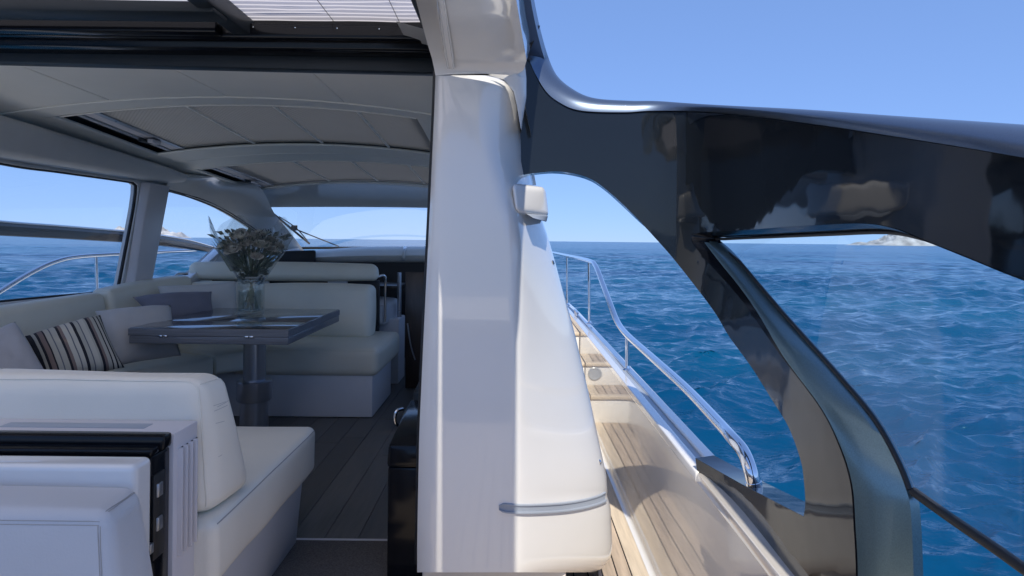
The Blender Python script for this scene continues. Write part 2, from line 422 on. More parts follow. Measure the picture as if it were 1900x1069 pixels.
def plate(name, outline, m, place, parent=None, holes=(), step=12, grid=24, bev=0.0, back=None, edge_ang=35):
    """a sheet with real thickness: outline (+holes) in measuring pixels; place(px,py) gives the front point, back(px,py) the rear one"""
    loops = [resample(outline, step)] + [resample(h, step) for h in holes]
    v2 = []; ed = []; rng = []
    for L in loops:
        s = len(v2); v2 += [Vector(p) for p in L]; ed += [(s + i, s + (i + 1) % len(L)) for i in range(len(L))]; rng.append((s, len(L)))
    xs = [p[0] for p in loops[0]]; ys = [p[1] for p in loops[0]]
    bd = np.array([tuple(p) for p in v2])
    gx = min(xs)
    while gx < max(xs):
        gy = min(ys)
        while gy < max(ys):
            p = (gx + 0.37 * step, gy + 0.29 * step)
            if inside(p, loops[0]) and not any(inside(p, h) for h in loops[1:]):
                if np.min((bd[:, 0] - p[0]) ** 2 + (bd[:, 1] - p[1]) ** 2) > (0.45 * step) ** 2: v2.append(Vector(p))
            gy += grid
        gx += grid
    res = delaunay_2d_cdt(v2, ed, [], 0, 1e-5)
    pv = res[0]; tris = []
    for t in res[2]:
        cx = sum(pv[i].x for i in t) / 3; cy = sum(pv[i].y for i in t) / 3
        if inside((cx, cy), loops[0]) and not any(inside((cx, cy), h) for h in loops[1:]): tris.append(tuple(t))
    fr = [place(p.x, p.y) for p in pv]; bk = [back(p.x, p.y) for p in pv]
    n = len(pv); vs = fr + bk
    fs = list(tris) + [tuple(reversed([i + n for i in t])) for t in tris]
    cnt = {}
    for t in tris:
        for q in range(3):
            a, b = t[q], t[(q + 1) % 3]; cnt[(min(a, b), max(a, b))] = cnt.get((min(a, b), max(a, b)), 0) + 1
    for (a, b), k in cnt.items():
        if k == 1: fs.append((a, b, b + n, a + n))
    o = mesh(name, vs, fs, m, parent, True, edge_ang)
    if bev > 0:
        md = o.modifiers.new('edge', 'BEVEL'); md.width = bev; md.segments = 3; md.limit_method = 'ANGLE'; md.angle_limit = R(50)
    return o

def interp(x, tab):
    if x <= tab[0][0]: return tab[0][1]
    for (a, va), (b, vb) in zip(tab, tab[1:]):
        if x <= b: return va + (vb - va) * (x - a) / (b - a)
    return tab[-1][1]

FLOOR = -1.20; DECK = -1.37; SEA = -2.7

# ------------------------------------------------------------------ sea
def build_sea():
    rng = np.random.default_rng(3)
    fine = np.radians(np.linspace(-48, 48, 560))
    left = np.radians(np.linspace(-150, -48.5, 60)); right = np.radians(np.linspace(48.5, 150, 60))
    th = np.concatenate([left, fine, right])
    r = [1.2]
    while r[-1] < 260: r.append(r[-1] * 1.0072)
    while r[-1] < 45000: r.append(r[-1] * 1.09)
    r = np.array(r)
    Rg, T = np.meshgrid(r, th, indexing='ij')
    X = Rg * np.sin(T); Y = Rg * np.cos(T); Z = np.zeros_like(X); DX = np.zeros_like(X); DY = np.zeros_like(X)
    wind = R(-72)
    for i in range(110):
        lam = 0.22 * (9 / 0.22) ** rng.random()
        d = wind + rng.normal(0, 0.42); k = 2 * math.pi / lam
        amp = 0.0108 * lam ** 0.84 * (0.5 + rng.random()) * (1 if lam < 1.6 else (1.6 / lam) ** 0.8)
        ph = rng.random() * 6.283; kx, ky = k * math.cos(d), k * math.sin(d)
        fade = np.clip((lam / (Rg * 0.0072) - 1.6) / 1.8, 0, 1)
        a = kx * X + ky * Y + ph
        Z += amp * np.cos(a) * fade; DX -= 0.9 * amp * math.cos(d) * np.sin(a) * fade; DY -= 0.9 * amp * math.sin(d) * np.sin(a) * fade
    # gusts: patches with more and less chop
    g = 0.75 + 0.35 * np.sin(X * 0.11 + 1.3 + 0.6 * np.sin(Y * 0.05)) * np.cos(Y * 0.07 + 0.4 * X * 0.06)
    X += DX * g; Y += DY * g; Z = Z * g + SEA
    n, mth = X.shape
    vs = np.stack([X, Y, Z], -1).reshape(-1, 3)
    i, j = np.meshgrid(np.arange(n - 1), np.arange(mth - 1), indexing='ij')
    a = (i * mth + j).ravel(); fs = np.stack([a, a + mth, a + mth + 1, a + 1], -1)
    me = bpy.data.meshes.new('sea'); me.vertices.add(len(vs)); me.vertices.foreach_set('co', vs.ravel())
    me.loops.add(fs.size); me.loops.foreach_set('vertex_index', fs.ravel().astype(np.int32))
    me.polygons.add(len(fs)); me.polygons.foreach_set('loop_start', np.arange(0, fs.size, 4, dtype=np.int32))
    me.polygons.foreach_set('use_smooth', np.ones(len(fs), dtype=bool))
    me.update(calc_edges=True); me.validate()
    o = link('sea', me, sea_m); tag(o, 'deep blue choppy sea reaching to the horizon', kind='structure')
build_sea()

# ------------------------------------------------------------------ far islands
def island(px0, px1, top, dist, seed, label, peaks):
    a = P(px0, 450, dist); b = P(px1, 450, dist); wid = (b - a).length
    nx, ny = 70, 26; vs = []; fs = []
    for i in range(nx + 1):
        for j in range(ny + 1):
            u = i / nx; v = j / ny
            prof = sum(h * math.exp(-((u - c) / s) ** 2) for c, s, h in peaks) * min(1, u * 14, (1 - u) * 14)
            hh = prof * math.sin(math.pi * v) ** 0.8
            q = Vector((u * 9 + seed, v * 5, 0.3))
            hh *= 0.82 + 0.45 * noise.noise(q * 0.7) + 0.30 * noise.noise(q * 2.1) + 0.16 * noise.noise(q * 5)
            vs.append((a.x + (b.x - a.x) * u, dist + (v - 0.5) * wid * 0.5, SEA - 1.2 + max(0, hh) * top))
    for i in range(nx):
        for j in range(ny):
            k = i * (ny + 1) + j; fs.append((k, k + 1, k + ny + 2, k + ny + 1))
    o = mesh('island', vs, fs, hazed_rock_m, None, False)
    tag(o, label, 'island', kind='structure')
island(190, 345, 50, 2400, 1, 'low rocky grey island seen through the port windows', [(0.25, 0.22, 0.75), (0.62, 0.22, 1.0), (0.9, 0.1, 0.35)])
island(1578, 1760, 52, 2400, 5, 'rocky headland paled in colour for haze behind the glass of the dark wing', [(0.1, 0.08, 0.2), (0.45, 0.2, 1.0), (0.8, 0.25, 0.7)])

# plan line of the side wing (distance ahead against measuring pixel)
plan = [(940, 2.13), (980, 2.14), (1040, 2.17), (1100, 2.17), (1200, 2.10), (1260, 2.17), (1300, 2.10), (1360, 1.75), (1420, 1.50), (1500, 1.285), (1600, 1.09), (1750, .885), (1900, .745), (2100, .62), (2400, .49), (2800, .385)]
_px = np.array([p[0] for p in plan], float); _py = np.array([p[1] for p in plan], float)
_dense = np.arange(900, 2900, 4.0); _dy = np.interp(_dense, _px, _py)
_ker = np.hanning(83); _ker /= _ker.sum()
_dy = np.convolve(np.pad(_dy, 41, mode='edge'), _ker, 'valid')
def wingY(px): return float(np.interp(px, _dense, _dy))
def wingN(px):
    a = P(px - 6, CY, wingY(px - 6)); b = P(px + 6, CY, wingY(px + 6)); d = (b - a); d.z = 0; d.normalize()
    return Vector((-d.y, d.x, 0))      # pointing outboard / away
def wing_at(px, py, off=0.0):
    p = P(px, py, wingY(px)); n = wingN(px); return p + n * off

# ------------------------------------------------------------------ hull, deck, steps, bulwark
WX = 0.605
hull = thing('hull', (-1.3, 3, SEA), 'white yacht hull below the decks', 'hull')
loft('topside', [[Vector((x + dx, y, z)) for y, x in [(-3, .76), (2, .76), (6, .72), (9, .55), (12, -.1), (15, -1.3)]] for dx, z in [(0, -.80), (-.12, -1.9), (-.3, -2.9)]], gelcoat, hull)
loft('topside', [[Vector((-2.6 - x - dx, y, z)) for y, x in [(-3, .76), (2, .76), (6, .72), (9, .55), (12, -.1), (15, -1.3)]] for dx, z in [(0, -.80), (-.12, -1.9), (-.3, -2.9)]], gelcoat, hull)
fd = mesh('foredeck', [(-3.2, 7.2, -.62), (.55, 7.2, -.62), (.35, 9.5, -.6), (-.2, 12, -.55), (-1.3, 14.9, -.5), (-2.4, 12, -.55), (-2.95, 9.5, -.6), (-1.3, 9.5, -.42)],
          [(0, 1, 2, 7), (2, 3, 4, 7), (4, 5, 6, 7), (0, 7, 6)], gelcoat, hull)
box('port_deck', -3.34, -2.72, -2, 7.2, -.95, -.85, gelcoat, hull)

deck = bpy.data.objects.new('side_deck', None); C.objects.link(deck); deck.location = (0.3, 2, DECK)
tag(deck, 'teak side deck and cockpit sole with dark caulked seams', kind='structure')
box('deck_bed', -2.6, WX + .01, -2.6, 4.72, DECK - .05, DECK - .004, caulk, deck)
pw = 0.060
k = 0
x = WX - 0.005
while x - pw > -1.3:
    wdt = 0.092 if k == 0 else pw
    y0 = -2.5
    cuts = [-2.5, random.uniform(-1.5, .5), random.uniform(2.9, 3.9), 4.70] if k else [-2.5, 4.70]
    for ya, yb in zip(cuts, cuts[1:]):
        if yb > 4.6 and x < -.1: yb = 2.1
        if yb - ya < .1: continue
        box('plank', x - wdt + .0028, x - .0028, ya + .001, yb - .001, DECK - .006, DECK + random.uniform(-.0004, .0006), teak_pale if k == 0 else teak, deck, 0.0012, 1)
    x -= wdt; k += 1
# coving where the deck turns up into the bulwark
bul = thing('bulwark', (0.65, 3, DECK), 'tall glossy cream bulwark beside the side deck, with a white cap', 'bulwark')
cove = []
for a in range(0, 91, 15):
    t = R(a); cove.append((WX - 0.028 + 0.028 * math.sin(t), DECK + 0.030 - 0.028 * math.cos(t)))
loft('coving', [[Vector((cx_, y, cz_)) for cx_, cz_ in cove] for y in (-2.5, 0, 2, 4.70)], gelcoat, bul, sm=True, ang=60)
def wall_top(y): return WX, -.737
# inner face, a very slightly wavy moulded skin
rows = []
for i in range(81):
    y = (.9 + 1.5 * i / 40) if i < 40 else (2.4 + 7.0 * (i - 40) / 40)
    xx = WX if y < 6.5 else WX - .10 * ((y - 6.5) / 3) ** 1.5
    tx, tz = wall_top(y)
    r = []
    for t in np.linspace(0, 1, 14):
        z = DECK + .003 + (tz - DECK - .003) * t
        r.append(Vector((xx + (tx - WX) * t ** 2.2 * (1 if y < 6.5 else 0) + 0.0016 * noise.noise(Vector((y * 1.6, z * 2, 4))), y, z)))
    rows.append(r)
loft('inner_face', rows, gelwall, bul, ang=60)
def cap(name, xa, xb, za, zb, m, bev):
    n = 30; rs = []
    for i in range(n + 1):
        y = 1.99 + (9.4 - 1.99) * i / n; sx = 0 if y < 6.5 else -.10 * ((y - 6.5) / 3) ** 1.5
        rs.append([(xa + sx, y, za), (xb + sx, y, za), (xb + sx, y, zb), (xa + sx, y, zb)])
    o = loft(name, rs, m, bul, closed=True, ang=30)
    bm = bmesh.new(); bm.from_mesh(o.data); bmesh.ops.holes_fill(bm, edges=[e for e in bm.edges if e.is_boundary]); bmesh.ops.recalc_face_normals(bm, faces=bm.faces); bm.to_mesh(o.data); bm.free()
    md = o.modifiers.new('edge', 'BEVEL'); md.width = bev; md.segments = 3; md.limit_method = 'ANGLE'
    return o
cap('cap', .598, .640, -.77, -.735, gelcoat, .006)
cap('cap_groove', .640, .668, -.77, -.745, grey_strip, .001)
cap('cap', .668, .712, -.77, -.735, gelcoat, .006)
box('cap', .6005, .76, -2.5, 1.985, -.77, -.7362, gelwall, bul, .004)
steps_y = [(4.70, -1.165, 5.05), (5.05, -.985, 5.46), (5.46, -.80, 9.2)]
zb = DECK
for i, (ya, zt, yb) in enumerate(steps_y):
    lab = ['lowest teak step up from the side deck', 'middle teak step with a round step light in its riser', 'top teak tread leading forward onto the upper side deck'][i]
    st = thing('step', (.35, ya, zb), lab, 'step', 'teak steps along the side deck')
    box('riser', -.05, WX + .012, ya, yb, zb - .02, zt - .030, gelcoat, st, .006)
    box('nosing', -.05, WX + .008, ya - .014, ya + .045, zt - .029, zt, teak_pale, st, .006)
    x = WX + .012
    q = 0
    while x > .0:
        wd = .090 if q == 0 else .056
        box('plank', x - wd + .003, x - .003, ya + .048, yb - .002, zt - .02, zt - random.uniform(0.0008, .002), teak_pale if q == 0 else teak, st, .0012, 1)
        x -= wd; q += 1
    box('caulking', -.04, WX - .03, ya + .046, yb - .001, zt - .028, zt - .006, caulk, st)
    zb = zt
    if i == 1:
        lt = lathe('step_light', [(.001, 0), (.052, 0), (.055, .004), (.045, .010), (.04, .006), (.001, .006)], (0, 0, 0), grey_strip, st, 28)
        lt.data.transform(Matrix.Translation((.525, ya - .001, -1.075)) @ Matrix.Rotation(R(90), 4, 'X'))
# deck cleat on the far cap
cl = thing('cleat', (.65, 6.2, -.75), 'small steel cleat on the bulwark cap beyond the steps', 'cleat')
for yy in (6.14, 6.26): lathe('post', [(.012, 0), (.012, .05)], (.65, yy, -.752), chrome, cl, 12)
tube('horn', [(.65, 6.05, -.70), (.65, 6.2, -.695), (.65, 6.35, -.70)], .012, chrome, cl)

# ------------------------------------------------------------------ guard rail, starboard
gr = thing('guard_rail', P(1393, 905, 1.60), 'polished steel guard rail rising forward along the bulwark', 'guard rail')
rp_ = [(1405, 930, 1.68), (1400, 903, 1.68), (1391, 868, 1.69), (1379, 838, 1.75), (1358, 812, 1.83), (1334, 785, 1.98), (1275, 723, 2.41), (1216, 669, 2.94), (1165, 623, 3.62), (1146, 598, 4.0), (1133, 566, 4.28), (1118, 526, 4.66), (1105, 494, 5.0), (1092, 484, 5.4), (1053, 475, 7.0), (1027, 469.5, 8.8), (1005, 466, 10.5)]
tube('top_rail', [P(*p) for p in rp_], .019, chrome, gr, n=16)
for (xa, ya, xb, yb, Yd) in [(1164, 628, 1164, 686, 3.60), (1093, 486, 1094, 600, 5.42), (1052, 476, 1053, 566, 6.9)]:
    tube('stanchion', [P(xa, ya, Yd), P(xb, yb, Yd)], .0125, chrome, gr, curve=False, n=14)
    lathe('foot', [(.028, 0), (.028, .006), (.016, .016), (.0135, .03)], P(xb, yb, Yd) - Vector((0, 0, .006)), chrome, gr, 18)
tube('collar', [P(1404.5, 926, 1.68), P(1400.5, 906, 1.68), P(1398, 894, 1.681)], .0215, chrome, gr, n=16, curve=False)

# ------------------------------------------------------------------ dark wing (side arch)
wing = thing('side_wing', P(1454, 1069, 1.5), 'dark glossy metallic side arch sweeping from the roof down to the bulwark', 'arch')
out = [(1290, 850, 1), (1340, 878), (1400, 911), (1491, 958, 1), (1494, 930), (1490, 880), (1484, 850), (1463, 793), (1432, 742), (1393, 680), (1353, 625), (1322, 574), (1255, 487), (1214, 440), (1170, 393), (1130, 356), (1098, 333), (1065, 322), (1030, 318), (985, 322, 1), (940, 330, 1), (940, 110, 1),
       (978, 104, 1), (1006, 163), (1038, 192), (1078, 208), (1158, 211), (1217, 208), (1336, 211), (1504, 231), (1653, 253), (1900, 293), (2200, 350), (2400, 392, 1), (2400, 640, 1), (2100, 590), (1900, 520), (1800, 480), (1715, 446), (1660, 424), (1600, 415), (1500, 419), (1400, 426), (1300, 432), (1284, 436, 1), (1283, 446), (1300, 470), (1373, 552), (1448, 657), (1523, 757), (1560, 832), (1580, 900), (1586, 980), (1590, 1063), (1592, 1380, 1), (1560, 1330, 1), (1454, 1180), (1380, 1070), (1300, 930, 1)]
plate('panel', out, wing_m, lambda x, y: wing_at(x, y), wing, step=9, grid=22, bev=.004, back=lambda x, y: wing_at(x, y, .075), edge_ang=32)
# rounded top trim: inner lower edge -> crown -> outer edge
lo = [(955, -130), (960, -30), (966, 40), (980, 107), (1008, 164), (1038, 191), (1079, 206), (1158, 209), (1217, 206), (1336, 209), (1504, 229), (1653, 251), (1900, 291), (2200, 348), (2400, 390)]
hi = [(975, -130), (985, -40), (997, 30), (1014, 96), (1032, 138), (1058, 164), (1103, 186), (1168, 193.5), (1220, 196), (1306, 201), (1504, 211), (1653, 221), (1900, 237), (2200, 256), (2400, 268)]
lo = catmull([(a, b, 0) for a, b in lo], n=6); hi = catmull([(a, b, 0) for a, b in hi], n=6)
def trimY(px, py):
    return wingY(px) - max(0, (110 - py)) * 0.0042
rows = []
for a, b in zip(lo, hi):
    ya = trimY(a.x, a.y); yb = trimY(b.x, b.y) + .10
    p0 = P(a.x, a.y, ya) - wingN(a.x) * .006 * min(1, max(0, (a.y - 60) / 90)); p1 = P(b.x, b.y, yb)
    n = wingN(a.x); lift_ = min(1, max(0, (a.y - 60) / 120)); r = []
    for t in np.linspace(0, 1, 9):
        q = p0.lerp(p1, t); bulge = 0.034 * math.sin(math.pi * t) ** 0.8
        r.append(q + Vector((0, 0, bulge * .55 * lift_)) - n * bulge * (.75 - .35 * (1 - lift_)))
    r.append(p1 + n * .02 - Vector((0, 0, .03))); r.append(p0 + n * .03 - Vector((0, 0, .004)))
    rows.append(r)
loft('top_trim', rows, trim_m, wing, closed=True, ang=50)
tube('trim_seam', [P(x_, y_, trimY(x_, y_) + dd_) for x_, y_, dd_ in [(979, 106, -.012), (984, 90, .0), (992, 70, .035), (1001, 48, .085)]], .0022, black_rub, wing)
# teal bevel round the glass: from the panel edge back to the pane
inn = [(2400, 640), (2100, 590), (1900, 520), (1800, 480), (1715, 446), (1660, 424), (1600, 415), (1500, 419), (1400, 426), (1300, 432), (1284, 438), (1300, 470), (1373, 552), (1448, 657), (1523, 757), (1560, 832), (1580, 900), (1586, 980), (1590, 1063), (1592, 1250)]
gls = [(2400, 655), (2100, 604), (1900, 532), (1800, 493), (1715, 459), (1660, 438), (1600, 427), (1500, 431), (1400, 436), (1326, 440), (1306, 444), (1333, 474), (1416, 581), (1510, 694), (1573, 775), (1613, 850), (1635, 908), (1643, 950), (1648, 1063), (1650, 1250)]
ci = catmull([(a, b, 0) for a, b in inn], n=7); cg = catmull([(a, b, 0) for a, b in gls], n=7)
rb_, rt_ = [], []
for i, (a, b) in enumerate(zip(ci, cg)):
    p0 = wing_at(a.x, a.y, -.002); p1 = wing_at(b.x, b.y, .042); n_ = wingN(a.x)
    tm = interp(a.y, [(440, .50), (520, .42), (600, .22), (660, .08), (700, .05)])
    pm = p0.lerp(p1, tm) - n_ * .004 * min(1, tm * 6)
    rb_.append([wing_at(a.x, a.y, .02), p0, pm, pm + n_ * .02])
    rt_.append([pm + n_ * .02, pm, pm.lerp(p1, .12) - n_ * .003, pm.lerp(p1, .5) - n_ * .006, pm.lerp(p1, .88) - n_ * .002, p1, wing_at(b.x, b.y, .058)])
loft('window_bevel', rt_[72:], teal_m, wing, ang=45)
loft('inner_edge', rb_[66:], black_gloss, wing, ang=45)
rows = [[a_[0], a_[1], b_[2], b_[3], b_[5], b_[6]] for a_, b_ in zip(rb_, rt_)]
loft('window_bevel', rows[:74], black_gloss, wing, ang=45)
# black gasket just inside the bevel
tube('gasket', [wing_at(b.x + (3 if b.y > 470 else 0), b.y + (0 if b.y > 470 else 3), .045) for b in cg[:126:2] if b.y < 916], .0045, black_rub, wing, n=10, curve=False)
# lower black bar of the pane
tube('pane_rail', [wing_at(x_, y_, .05) for x_, y_ in [(1640, 912), (1700, 958), (1780, 1017), (1860, 1078), (2000, 1180), (2200, 1320)]], .0078, black_rub, wing, n=12)
gl = [(1306, 444, 1), (1333, 474), (1416, 581), (1510, 694), (1573, 775), (1617, 850), (1642, 912, 1), (1700, 958), (1780, 1017), (1860, 1078), (2000, 1180), (2200, 1320, 1), (2400, 1320, 1), (2400, 655, 1), (2100, 604), (1900, 532), (1800, 493), (1715, 459), (1660, 438), (1600, 427), (1500, 431), (1400, 436), (1326, 440)]
def single_sheet(name, outline, m, place, parent, step=20, grid=40):
    L = resample(outline, step); v2 = [Vector(p) for p in L]; ed = [(i, (i + 1) % len(L)) for i in range(len(L))]
    xs = [p[0] for p in L]; ys = [p[1] for p in L]
    for gx in np.arange(min(xs), max(xs), grid):
        for gy in np.arange(min(ys), max(ys), grid):
            if inside((gx, gy), L): v2.append(Vector((gx + .31, gy + .17)))
    res = delaunay_2d_cdt(v2, ed, [], 0, 1e-5); pv = res[0]
    tr = [tuple(t) for t in res[2] if inside((sum(pv[i].x for i in t) / 3, sum(pv[i].y for i in t) / 3), L)]
    return mesh(name, [place(p.x, p.y) for p in pv], tr, m, parent, True, 80)
single_sheet('pane', gl, pane_wing, lambda x, y: wing_at(x, y, .046), wing)
box('catch', 0, .01, 0, .01, 0, .018, black_rub, wing, .002).location += wing_at(1628, 938, .03)

# ------------------------------------------------------------------ white door pillar and roof overhang
pil = thing('door_pillar', P(900, 1062, 1.95), 'tall glossy white pillar between the saloon door and the side deck', 'pillar')
xl = [(140, 808), (200, 806), (400, 797), (600, 787), (800, 778), (1000, 774), (1100, 774)]
xr = [(140, 905), (145, 925), (151, 936), (160, 945), (172, 953), (200, 960), (232, 966), (275, 976), (300, 981), (345, 990), (400, 1003), (413, 1007), (447, 1019), (460, 1022), (528, 1042), (625, 1068), (733, 1093), (813, 1110), (882, 1125), (910, 1127), (918, 1126), (930, 1130), (944, 1133), (1007, 1136), (1035, 1133), (1048, 1124), (1056, 1116), (1064, 1099)]
def pil_pt(y, s, xL, xR):
    """s 0..1 across the pillar; the aft face turns forward towards its outboard edge"""
    xa = xL + (xR - xL) * .50; k_ = min(1, max(0, (xR - 975) / 30)); xa += (957 - .008 * (y - 400) - xa) * k_
    x_ = xL + (xR - xL) * s
    t = max(0, (x_ - xa) / (xR - xa))
    Yd = 1.95 + (.42 * (1 - math.sqrt(max(0, 1 - t * t))) * (1 - .68 * k_) + .26 * k_ * (math.sqrt(t * t + .0036) - .06)) * min(1, max(.12, (y - 140) / 160)) + .035 * max(0, 1 - s / .10) ** 2
    return P(x_, y, Yd)
ss = [0, .01, .03, .06, .1, .2, .3, .4, .45, .48, .5, .52, .54, .56, .58, .6, .62, .65, .7, .75, .8, .84, .88, .91, .94, .96, .975, .988, .996, 1]
ysr = [140, 145, 151, 160, 172, 186, 200, 216, 232, 254, 275, 300, 345, 400, 447, 500, 560, 625, 680, 733, 775, 813, 850, 882, 900, 910, 918, 926, 935, 944, 970, 1007, 1025, 1035, 1043, 1048, 1053, 1058, 1062]
rows = [[pil_pt(y, s, interp(y, xl), interp(y, xr)) for s in ss] for y in ysr]
rows.append([p + Vector((0, .03, -.006)) for p in rows[-1]]); rows.append([p + Vector((0, .12, -.004)) for p in rows[-1]])
rows.reverse()
loft('shell', rows, gelcoat, pil, ang=50)
# inner return of the pillar and black seal along the door opening
rows = []
for y in range(130, 1080, 40):
    a = P(interp(y, xl), y, 1.985); rows.append([a + Vector((.004, 0, 0)), a + Vector((-.010, .012, 0)), a + Vector((-.012, .05, 0)), a + Vector((0.0, .10, 0))])
loft('door_seal', rows, black_rub, pil, ang=30)
# overhang that sweeps aft from the pillar head
ov = []
stn = [(1.95, 140, 140), (1.945, 128, 130), (1.91, 108, 112), (1.85, 84, 90), (1.75, 52, 60), (1.62, 22, 30), (1.50, -4, 4), (1.35, -40, -30), (1.15, -110, -100)]
for Yd, yl, yr in stn:
    xL = interp(yl, [(-110, 742), (0, 772), (60, 787), (95, 797), (110, 802), (140, 808)])
    xR = interp(yr, [(-110, 935), (0, 958), (60, 968), (110, 977), (128, 977), (140, 905)]) if Yd < 1.93 else (955 if Yd == 1.95 else 972)
    r = []
    for s in np.linspace(0, 1, 18):
        p = P(xL + (xR - xL) * s, yl + (yr - yl) * s, Yd)
        r.append(p + Vector((0, -.02 * math.sin(math.pi * s), 0)))
    r.append(r[-1] + Vector((.012, .05, .05))); r.append(r[-1] + Vector((.0, .06, .12)))
    ov.append(r)
last = ov[-1]
for Yd in (.8, .5, 0.24):
    ov.append([Vector((p.x * .98, Yd, p.z + .004)) for p in last])
loft('overhang', ov, gelcoat, pil, ang=50)
# flow line where overhang and pillar shell meet on the outboard side
rows = [[P(x_, y_, Yd) for x_, y_, Yd in r] for r in [
    [(905, 139, 1.952), (935, 148, 1.955), (953, 170, 1.962), (959, 195, 1.970), (963, 220, 1.980), (966, 238, 1.99)],
    [(945, 131, 1.944), (962, 142, 1.948), (966, 172, 1.962), (966.5, 196, 1.970), (966.5, 220, 1.982), (967, 240, 1.995)],
    [(974, 120, 1.95), (976, 145, 1.965), (976, 178, 1.975), (973, 200, 1.985), (969.5, 222, 1.995), (967.5, 241, 2.0)],
    [(976, 112, 2.12), (977, 145, 2.14), (977, 182, 2.14), (973.5, 204, 2.14), (970, 226, 2.14), (968, 244, 2.14)]]]
loft('shoulder', rows, gelcoat, pil, ang=60)
def pil_surf(px, py, lift=0.0):
    xL = interp(py, xl); xR = interp(py, xr); s = (px - xL) / (xR - xL)
    p = pil_pt(py, s, xL, xR); q = pil_pt(py, min(1, s + .01), xL, xR); d = (q - p); d.z = 0
    if d.length < 1e-6: d = Vector((0, 1, 0))
    n = Vector((d.y, -d.x, 0)).normalized(); return p + n * lift
# grey strip standing in for the recessed groove near the foot
strip = catmull([(926, 941, 0), (965, 944, 0), (1010, 943, 0), (1050, 940, 0), (1085, 934, 0), (1110, 927, 0), (1122, 921, 0)], n=6)
rows = []
for q in strip:
    r = []
    for t, lf in [(-1, -.004), (-.85, .006), (-.6, .006), (-.5, .0025), (0, .002), (.5, .0025), (.6, .009), (.85, .009), (1, -.004)]:
        e = max(.25, min(1, (q.x - 920) / 14)); r.append(pil_surf(min(q.x, interp(q.y + t * 9, xr) - 1.5), q.y + t * 9.5 * e, lf))
    rows.append(r)
loft('groove_strip', rows, grey_strip, pil, ang=35)
# moulded slot in the overhang
def ovp(x_, y_, d=0.0):
    Yd = interp(y_, [(-110, 1.15), (-40, 1.35), (0, 1.50), (24, 1.62), (55, 1.75), (86, 1.85), (110, 1.91), (130, 1.945)])
    return P(x_, y_, Yd - .016 - d)
rows = []
for y_ in np.linspace(-60, 122, 24):
    xa = 818 + (836 - 818) * y_ / 122; wv = 7.5 + 1.5 * y_ / 122; e = 1 if y_ < 114 else .8
    rows.append([ovp(xa - wv * e, y_, .0), ovp(xa - wv * e * .9, y_, .006), ovp(xa - wv * .55 * e, y_, .007), ovp(xa - wv * .4 * e, y_, .002), ovp(xa + wv * .5 * e, y_, .002), ovp(xa + wv * .65 * e, y_, .008), ovp(xa + wv * e * .95, y_, .006), ovp(xa + wv * e, y_, 0)])
rows.append([p + Vector((0, .02, -.004)) for p in rows[-1]])
loft('moulded_slot', rows, gelcoat, pil, ang=35)
# scoop
c = [P(956, 392, 2.10), P(1016, 404, 2.30), P(1016, 404, 2.42), P(956, 392, 2.35), P(950, 340, 1.955), P(1010, 346, 2.19), P(1010, 346, 2.42), P(950, 340, 2.3)]
c[0] = P(957, 394, 1.955); c[4] = P(950, 341, 1.96); c[1] = P(1019, 402, 2.12); c[5] = P(1012, 348, 2.10)
soft('vent_scoop', c, gelcoat, pil, r=.022, puff=.004, mid=5)
soft('scoop_shade', [P(990, 405, 2.0), P(1014, 412, 2.12), P(1014, 412, 2.3), P(990, 405, 2.3), P(975, 396, 2.0), P(1017, 400, 2.11), P(1017, 400, 2.3), P(975, 396, 2.3)], grey_strip, pil, r=.006, puff=0, mid=3)  # grey piece stands in for the shade below the scoop
for (sx, sy) in [(1113, 857), (1026, 487), (979, 295)]:
    sc = lathe('screw', [(.0005, .006), (.005, .0055), (.008, .003), (.009, 0)], (0, 0, 0), chrome, pil, 14)
    sc.data.transform(Matrix.Translation(pil_surf(sx, sy)) @ Matrix.Rotation(R(70), 4, 'Y'))

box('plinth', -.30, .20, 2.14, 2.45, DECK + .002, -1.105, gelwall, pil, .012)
# deckhouse side forward of the pillar (seen only in reflections)
dh = thing('deckhouse_side', (.3, 3.5, DECK), 'white deckhouse side with a dark window, running forward behind the pillar', 'deckhouse')
rows = []
for Yd in (2.33, 3.0, 4.0, 5.5, 6.6):
    rows.append([Vector((x_ - .10 * max(0, Yd - 4) / 2.6, Yd, z_)) for x_, z_ in [(.345, DECK), (.33, -1.1), (.30, -.95), (.275, -.72), (.265, -.70), (.20, -.69), (.185, -.40)]])
loft('lower_side', rows, gelcoat, dh, ang=30)
rows = []
for Yd in (2.33, 3.0, 4.0, 5.5, 6.4):
    rows.append([Vector((x_ - .10 * max(0, Yd - 4) / 2.6, Yd, z_)) for x_, z_ in [(.182, -.40), (.11, .10), (.06, .36)]])
loft('window_glass', rows, pane_dark, dh)
rows = []
for Yd in (2.1, 3.0, 4.0, 5.5, 6.3):
    rows.append([Vector((x_ - .10 * max(0, Yd - 4) / 2.6, Yd, z_)) for x_, z_ in [(.062, .36), (.03, .50), (-.10, .66), (-.4, .74)]])
loft('roof_shoulder', rows, gelcoat, dh)

